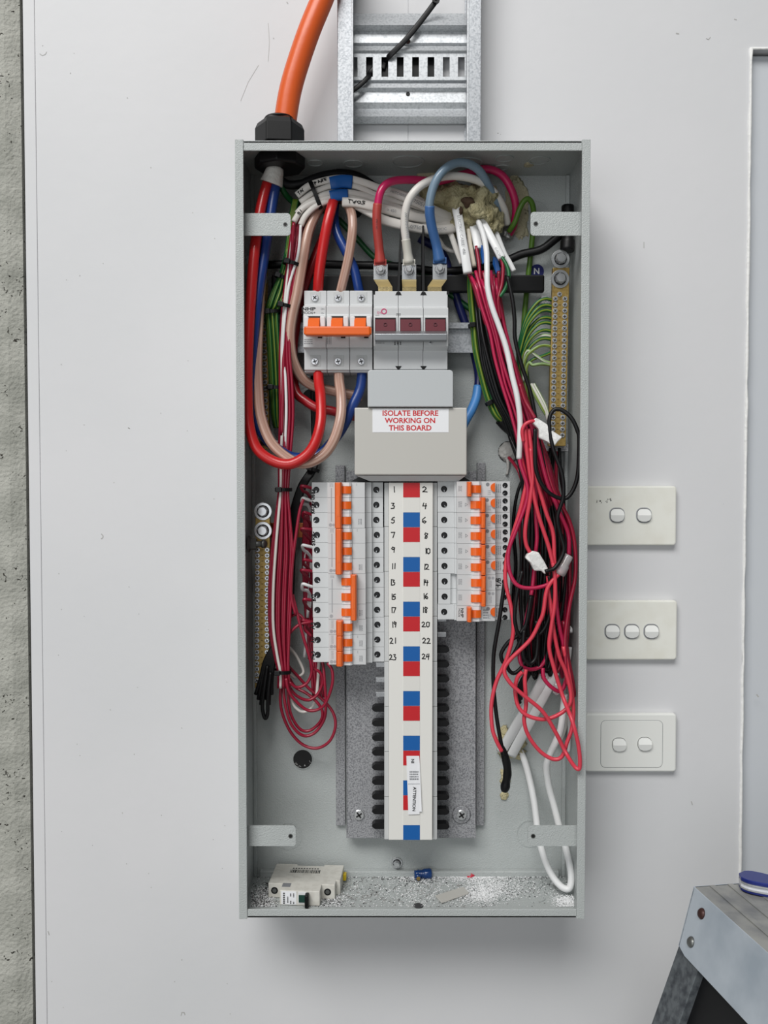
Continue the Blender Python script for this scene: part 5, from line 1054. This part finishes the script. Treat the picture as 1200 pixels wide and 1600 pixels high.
tpw = MB(); tpw.ext([P(824, 866, 97), P(832, 861, 98), P(842, 863, 98), P(850, 876, 98), P(857, 889, 97), P(852, 898, 96), P(846, 892, 97), P(835, 892, 98), P(829, 880, 99), P(821, 872, 98)], (0, .009, 0))
S('tape_flag', tpw, TAPEW, 'white taped wire joint in the middle of the right tangle', 'tape', bevel=.0015)
cn = T('wire_connector', P(880, 900, 92), 'clear plastic screw connector in the right tangle joining red wires', 'wire connector')
a, b = P(872, 897, 94), P(887, 870, 94); m_ = MB(); t_ = (b - a).normalized()
m_.lathe(a, t_, [(.0076, 0), (.0082, .004), (.0078, .012), (.0064, .014), (.0062, .024), (.005, .0255)], 16); part(cn, 'body', m_, CLEAR)
m_ = MB(); m_.cyl(a + t_ * .009, a + t_ * .017, .0036, n=12); part(cn, 'brass_insert', m_, BRASS)
wk = S('sealed_knockout', blob([(P(795, 706, 5), .0125, .005, .0125)], 2.2, 4, .2, 160), SEAL, 'knockout plugged with grey-white sealant above the right breakers', 'sealed knockout')
part(wk, 'sealant_drip', MB().tube(path([(793, 718, 7), (794, 730, 6), (792, 742, 5)], 4), [.002] * 5 + [.0014] * 3 + [.002], 8), SEAL); part(wk, 'rim', MB().annulus(P(795, 706, 3), (0, -1, 0), .0128, .0136, .001, 28), BLACK)
for i, tri in enumerate(([(795, 715, 12), (804, 726, 24), (812, 740, 34), (820, 770, 40)],)):
    wire('red_wire', tri, .0022, RED1, 'crimson wire leaving the sealed knockout', 'wire')
# ------------------------------------------------------------------ white cables at the bottom right
flatcable([(783, 1174, 14), (796, 1152, 24), (816, 1118, 40), (834, 1088, 52), (844, 1070, 58), (852, 1050, 60)], 12.5, 7, 'white flat cable rising right from the foam, left one', WSH2)
flatcable([(799, 1180, 14), (812, 1156, 26), (832, 1120, 42), (850, 1086, 54), (860, 1066, 58), (866, 1050, 58)], 12.5, 7, 'white flat cable rising right from the foam, right one', WSH2)
S('sealant_foam', blob([(P(788, 1152, 5), .008, .006, .014), (P(798, 1172, 7), .016, .009, .010), (P(816, 1160, 6), .006, .005, .006)], 6.6, 4, .5, 200), FOAM, 'yellowish foam round the white cables at the lower right', 'foam')
S('sealant_foam', blob([(P(789, 1216, 4), .006, .003, .012), (P(788, 1242, 4), .005, .002, .007)], 4.6, 3, .5, 200), FOAM, 'small yellowish smear below the black taped end', 'foam')
wire('white_cable', [(812, 1172, 8), (820, 1190, 12), (828, 1220, 18), (834, 1250, 24), (838, 1280, 30), (842, 1310, 38), (852, 1345, 48), (864, 1370, 56), (878, 1386, 62), (889, 1388, 64), (893, 1374, 62), (890, 1350, 56), (882, 1318, 48), (874, 1292, 42), (866, 1260, 38), (858, 1230, 40), (854, 1200, 46), (858, 1182, 52), (868, 1160, 58), (876, 1140, 60), (880, 1110, 62), (882, 1085, 62)], .0042, WSH2, 'white cable hanging in a long loop to the bottom panel', 'cable', n=12)
flatcable([(872, 1160, 14), (880, 1140, 18), (886, 1120, 22), (888, 1098, 28)], 8, 6, 'white flat cable end by the right side wall', WSH)
wire('white_wire', [(886, 1172, 40), (893, 1172, 42), (896, 1160, 44), (897, 1135, 44), (896, 1110, 40)], .0020, WSH2, 'thin white wire hook at the right side wall', 'wire')
wire('white_wire', [(874, 982, 40), (884, 979, 44), (894, 981, 48), (902, 988, 52)], .0018, WSH2, 'thin white wire crossing at the right of the tangle', 'wire')
wire('white_wire', [(888, 1036, 40), (894, 1026, 44), (902, 1012, 48)], .0020, WSH2, 'short white wire at the right side wall below', 'wire')
S('wire_connector', blob([(P(870, 1076, 70), .005, .005, .008)], 1.2, 3, .3, 200), CLEAR, 'small clear connector below the tangle', 'wire connector')
S('wire_connector', blob([(P(887, 1104, 52), .005, .005, .009)], 1.9, 3, .4, 200), mat('gold_clear_connector', (214, 200, 150), .2, .2, trans=.3), 'small gold-flecked connector by the right side wall', 'wire connector')
# ------------------------------------------------------------------ things lying on the bottom panel
lb = T('circuit_breaker', PZ(470, 1410, zf), 'loose white circuit breaker lying on its side on the bottom panel', 'circuit breaker')
# outline in plan (u to the right, v away from the room), 18 mm thick, turned a little
o0 = PZ(437, 1414, zf + .0004); rz = math.radians(-3.5); ur = Vector((math.cos(rz), math.sin(rz), 0)); vr = Vector((-math.sin(rz), math.cos(rz), 0))
def LB(u, v, w): return o0 + ur * u * .001 + vr * v * .001 + Vector((0, 0, w * .001))
out = [(0, 0), (48, 0), (48, 18), (64, 18), (64, 30), (69, 30), (69, 74), (44, 74), (44, 70), (10, 70), (10, 74), (-17, 74), (-17, 18), (0, 18)]
m_ = MB(); m_.ext([LB(u, v, 0) for u, v in out], (0, 0, .0178)); part(lb, 'body', m_, mat('dusty_white_plastic', (216, 214, 206), .5, vary=(120, (202, 199, 190), .45, .7)), bevel=.0008)
m_ = MB(); m_.ext([LB(2, -.3, 1), LB(20, -.3, 1), LB(20, -.3, 17), LB(2, -.3, 17)], vr * .0004); lf = part(lb, 'front_label', m_, PAPER)
m_ = MB(); m_.ext([LB(22, -.4, 2), LB(33, -.4, 2), LB(33, -.4, 16.5), LB(22, -.4, 16.5)], vr * .0008); part(lb, 'toggle_barrel', m_, BARREL, bevel=.0004)
m_ = MB(); m_.ext([LB(23, -1.6, 4.5), LB(31, -1.6, 4.5), LB(31, -1.6, 13), LB(23, -1.6, 13)], vr * .0016); part(lb, 'toggle_slot', m_, GREENTOG)
m_ = MB(); m_.ext([LB(31, -9, .6), LB(35.5, -9, .6), LB(35.5, -9, 16.5), LB(31, -9, 16.5)], vr * .009); part(lb, 'toggle', m_, BLACK, bevel=.0012)
for u in (-9.5, 55):
    m_ = MB(); m_.cyl(LB(u, 18.2, 9), LB(u, 17.6, 9), .0042, n=16); m_.m = 1; m_.cyl(LB(u, 18, 9), LB(u, 17.3, 9), .0026, n=12); part(lb, 'terminal_screw', m_, [BLACK, DSTEEL])
m_ = MB(); m_.ext([LB(67, 60, 4), LB(73, 60, 4), LB(73, 68, 4), LB(67, 68, 4)], (0, 0, .008)); part(lb, 'rail_clip', m_, YCLIP, bevel=.0006)
m_ = MB()
u = 4
while u < 42:
    w = rng.choice((.5, .8, 1.2)); m_.ext([LB(u, 48, 17.9), LB(u + w, 48, 17.9), LB(u + w, 57, 17.9), LB(u, 57, 17.9)], (0, 0, .00012)); u += w + rng.choice((.5, .7, 1.0))
for a in range(10): m_.ext([LB(6 + a * 3.4, 59.5, 17.9), LB(8 + a * 3.4, 59.5, 17.9), LB(8 + a * 3.4, 62, 17.9), LB(6 + a * 3.4, 62, 17.9)], (0, 0, .00012))
part(lb, 'barcode_print', m_, INK)
m_ = MB(); m_.ext([LB(1, 9, 17.9), LB(11, 9, 17.9), LB(11, 19, 17.9), LB(1, 19, 17.9)], (0, 0, .00012)); part(lb, 'grey_mark', m_, GINK)
m_ = MB()
for (u0, w0, w1, n_) in ((4, 2, 16, 6), (9, 3, 11, 5), (12.5, 2, 6, 3), (12.5, 11, 15, 2), (16, 2, 5, 2), (16, 10, 15, 3)):
    for a in range(n_): z_ = w0 + (w1 - w0) * a / n_; m_.ext([LB(u0, -.5, z_), LB(u0 + (2.4 if u0 == 4 else 1.5), -.5, z_), LB(u0 + (2.4 if u0 == 4 else 1.5), -.5, z_ + (w1 - w0) / n_ * .6), LB(u0, -.5, z_ + (w1 - w0) / n_ * .6)], vr * .0002)
part(lf, 'label_print', m_, INK)
bc = T('wire_connector', PZ(661, 1378, zf), 'blue plastic wire connector lying on the bottom panel', 'wire connector')
c = PZ(652, 1373, zf) + Vector((0, 0, .006)); m_ = MB(); m_.lathe(c, (1, .1, 0), [(.0045, -.004), (.005, 0), (.0048, .006), (.0062, .009), (.0066, .016), (.0058, .018)], 18); part(bc, 'body', m_, DBLUE)
for a in range(4): m_ = MB(); m_.annulus(c + Vector((.001 + a * .0022, 0, 0)), (1, .1, 0), .0048, .0056, .0009, 18); part(bc, 'grip_ring', m_, DBLUE)
q = c + Vector((.001, -.008, -.002)); m_ = MB(); m_.cyl(c, q, .0038, n=14); part(bc, 'screw_collar', m_, DBLUE); m_ = MB(); m_.cyl(q, q + Vector((0, -.0006, 0)), .0026, n=12); part(bc, 'brass_screw', m_, BRASS)
pl_ = MB(); pl_.ext([PZ(680, 1401, zf + .001), PZ(690, 1412, zf + .001), PZ(733, 1397, zf + .001), PZ(724, 1387, zf + .001)], (0, 0, .0016)); S('plastic_offcut', pl_, CPL, 'flat beige plastic blank lying on the bottom panel', 'offcut', bevel=.0004)
S('metal_slug', MB().cyl(PZ(654, 1416, zf), PZ(654, 1416, zf) + Vector((0, 0, .0012)), .0058, n=18), DGREY, 'dark punched disc lying at the front of the bottom panel', 'metal disc')
pk = MB(); c = PZ(736, 1372, zf) + Vector((0, 0, .0015)); pk.tube([c + Vector((-.005, 0, 0)), c, c + Vector((.004, .001, .002))], .0013, 6); pk.tube([c + Vector((0, 0, -.001)), c + Vector((.001, 0, .004))], .0011, 6)
S('wire_scrap', pk, RED2, 'tiny pink wire scrap on the swarf of the bottom panel', 'scrap')
def chips(regs, n, m, label, smin, smax, seed):
    r2 = random.Random(seed); mb_ = MB()
    for i in range(n):
        x0_, y0_, sx, sy = r2.choice(regs); px = min(896, max(393, r2.gauss(x0_, sx))); py = min(1417, max(1367, r2.gauss(y0_, sy)))
        c_ = PZ(px, py, zf); c_.y = min(-.012, max(-FM + .004, c_.y)); c_.x = min(xr - .004, max(xl + .004, c_.x)); s_ = r2.uniform(smin, smax); a_ = r2.uniform(0, 6.3)
        e = [Vector((math.cos(a_ + q * 2.1) * s_ * r2.uniform(.5, 1.2), math.sin(a_ + q * 2.1) * s_ * r2.uniform(.5, 1.2), r2.uniform(0, s_ * .3))) for q in range(3)]
        z0_ = r2.uniform(.0001, .0012) if n > 500 else .0002
        b_ = [c_ + v + Vector((0, 0, z0_)) for v in e] + [c_ + Vector((0, 0, z0_ + s_ * r2.uniform(.4, 1.0)))]
        mb_.add(b_, [(0, 1, 2), (0, 1, 3), (1, 2, 3), (2, 0, 3)])
    return S('swarf', mb_, m, label, 'debris', kind='stuff', fix=False)
regs = [(412, 1400, 10, 11), (412, 1406, 10, 8), (520, 1408, 12, 7), (545, 1390, 45, 15), (650, 1375, 22, 5), (650, 1400, 30, 10), (740, 1372, 26, 5), (760, 1385, 22, 9), (752, 1400, 18, 8), (775, 1395, 22, 8), (885, 1410, 12, 6), (830, 1385, 35, 10), (700, 1396, 60, 12), (720, 1372, 60, 4)]
chips(regs + [(748, 1398, 16, 7), (742, 1374, 24, 4), (765, 1386, 16, 6), (886, 1409, 9, 5), (756, 1400, 12, 6)], 8500, mat('white_swarf', (236, 237, 238), .6), 'white plastic swarf scattered over the bottom panel', .0005, .0014, 1)
chips(regs[:3] + regs[3:5] + regs[11:13] + [(412, 1404, 9, 9)], 1700, DGREY, 'dark grey swarf mixed over the bottom panel', .0004, .0015, 2)
chips([(412, 1402, 9, 10), (545, 1395, 40, 12), (700, 1395, 90, 14)], 500, mat('grey_swarf', (150, 150, 148), .7), 'larger grey chips among the swarf on the bottom panel', .0010, .0024, 3)
# ------------------------------------------------------------------ step ladder at the lower right and the pocket tool on it
la = Vector((-.157, 1, 0)).normalized(); lbv = Vector((la.y, -la.x, 0))
A0 = P(1084, 1385, 230); B0 = P(1060, 1477, 238); dn = B0 - A0; LEN = .40; WID = .20
ld = T('step_ladder', (A0.x + .1, A0.y - .1, 0), 'worn grey aluminium step ladder top at the lower right corner', 'step ladder')
zt_ = A0.z
def mir(v):      # mirror across the upright middle plane of the cap
    m0 = A0 + lbv * WID * .5; q = (v - m0).dot(lbv); return v - lbv * 2 * q
top = MB(); top.ext([A0, A0 + lbv * WID, A0 + lbv * WID - la * LEN, A0 - la * LEN], (0, 0, -.002)); part(ld, 'top_plate', top, LADTOP, bevel=.001)
for i in range(9):
    s0 = .016 + i * .020; r_ = MB(); q = A0 + lbv * s0 + la * -.002; r_.ext([q, q + lbv * .006, q + lbv * .006 - la * (LEN - .004), q - la * (LEN - .004)], (0, 0, .0012)); part(ld, 'tread_rib', r_, LADTOP, bevel=.0005)
nface = dn.cross(la).normalized(); 
if nface.dot(CAMP - A0) < 0: nface = -nface
C0 = P(1064, 1485, 236)
sk = [A0 + nface * .001, B0 + nface * .001, B0 + (C0 - B0) + nface * .001]
sk = [A0, B0, B0 - la * .014 + dn * .06, B0 - la * LEN + dn * .06, A0 - la * LEN]
m_ = MB(); m_.ext(sk, -nface * .0025); part(ld, 'side_skirt', m_, LAD, bevel=.0006)
m_ = MB(); m_.ext([mir(p) for p in sk], Vector((mir(A0 - nface * .0025) - mir(A0)))); part(ld, 'side_skirt', m_, LAD, bevel=.0006)
m_ = MB(); m_.ext([A0, A0 + lbv * WID, mir(B0), B0], -la * .002); part(ld, 'end_skirt', m_, LAD)
for (px, py, m0, r_) in ((1096.5, 1427.5, RUST, .0055), (1080, 1472, DSTEEL, .0055)):
    c = PPL(px, py, A0, nface); m_ = MB(); m_.lathe(c, nface, [(r_, 0), (r_ * .95, .001), (r_ * .7, .0026), (r_ * .2, .0034)], 18); part(ld, 'rivet', m_, m0)
pl0 = A0 - nface * .004
q = [PPL(px, py, pl0, nface) for px, py in ((1063, 1470), (1093, 1506), (1060, 1600), (1021, 1600))]
vdir = ((q[2] + q[3]) - (PPL(1064, 1478, pl0, nface) + PPL(1090, 1514, pl0, nface))) * .5; vdir.normalize()
Ltot = (q[0].z) / -vdir.z; e0 = q[0]; e1 = e0 + (q[1] - q[0]) - vdir * 0
wv = (q[2] - q[3])
def leg(f):
    L1 = e0.z / -vdir.z; a0 = q[0]; b0 = q[1]; a1 = a0 + vdir * (a0.z / -vdir.z); b1 = b0 + vdir * (b0.z / -vdir.z)
    th = -nface * .022; pts = [a0, b0, b1, a1]; ext = [p + th for p in pts]
    for r_ in (pts, ext):
        for j in (2, 3): r_[j] = r_[j] + vdir * ((r_[j].z - .001) / -vdir.z)
    V = [f(p) for p in pts + ext]; m1 = MB(); m1.add(V, [(0, 1, 2, 3), (4, 5, 6, 7), (0, 1, 5, 4), (1, 2, 6, 5), (2, 3, 7, 6), (3, 0, 4, 7)]); return m1
sh_ = -la * (LEN - .06)
for f in (lambda p: p, lambda p: p + sh_, lambda p: mir(p), lambda p: mir(p + sh_)): part(ld, 'leg', leg(f), LADLEG, bevel=.001)
for zs in (.26, .54, .82):
    s_ = (B0.z - zs) / -vdir.z; c0 = B0 + vdir * s_ - nface * .030 - la * .03
    m_ = MB(); m_.ext([c0, c0 + lbv * .09, c0 + lbv * .09 - la * (LEN - .06), c0 - la * (LEN - .06)], (0, 0, -.03)); part(ld, 'tread', m_, LADTOP, bevel=.001)
c0 = B0 - nface * .028 + Vector((0, 0, .05)); m_ = MB(); m_.ext([c0, c0 + vdir * .30, c0 + vdir * .30 - la * (LEN - .05), c0 - la * (LEN - .05)], -nface * .01); part(ld, 'under_cap_shade_panel', m_, BLACKR)  # black panel added for the shaded space beneath the cap
# folded blue pocket tool
zk = zt_ + .0014; k0 = PZ(1150, 1393, zk); kd = PZ(1204, 1405, zk); ku = (kd - k0); ku.z = 0; ku.normalize(); kv = Vector((-ku.y, ku.x, 0)); LK = .105
kt = T('pocket_tool', k0 + ku * .05, 'folded blue and silver pocket tool lying on the ladder top', 'pocket tool')
def outline(w, e0_, n=28):
    ptsu = []; ptsl = []
    for i in range(n + 1):
        f = i / n; h_ = w * (math.sqrt(max(0, 1 - (1 - min(1, f / .14)) ** 2)) if f < .14 else math.sqrt(max(0, 1 - (max(0, (f - .88) / .12)) ** 2)))
        h_ *= 1 - .18 * math.sin(math.pi * min(1, max(0, (f - .2) / .5)))
        c_ = k0 + ku * (f * LK) + kv * .014; ptsu.append(c_ + kv * h_); ptsl.append(c_ - kv * h_)
    return ptsu + ptsl[::-1][1:-1]
for (w, z0_, z1_, m0, nm) in ((.0125, 0, .003, KBLUE, 'handle_scale'), (.0135, .003, .0045, STEEL, 'liner'), (.0115, .0045, .0085, mat('white_inlay', (214, 216, 222), .35), 'inlay'), (.0135, .0085, .010, STEEL, 'liner'), (.0130, .010, .0138, KBLUE, 'handle_scale')):
    pts = [p + Vector((0, 0, z0_)) for p in outline(w, 0)]; m_ = MB(); m_.ext(pts, (0, 0, z1_ - z0_)); part(kt, nm, m_, m0, bevel=.0008 if m0 is KBLUE else None)
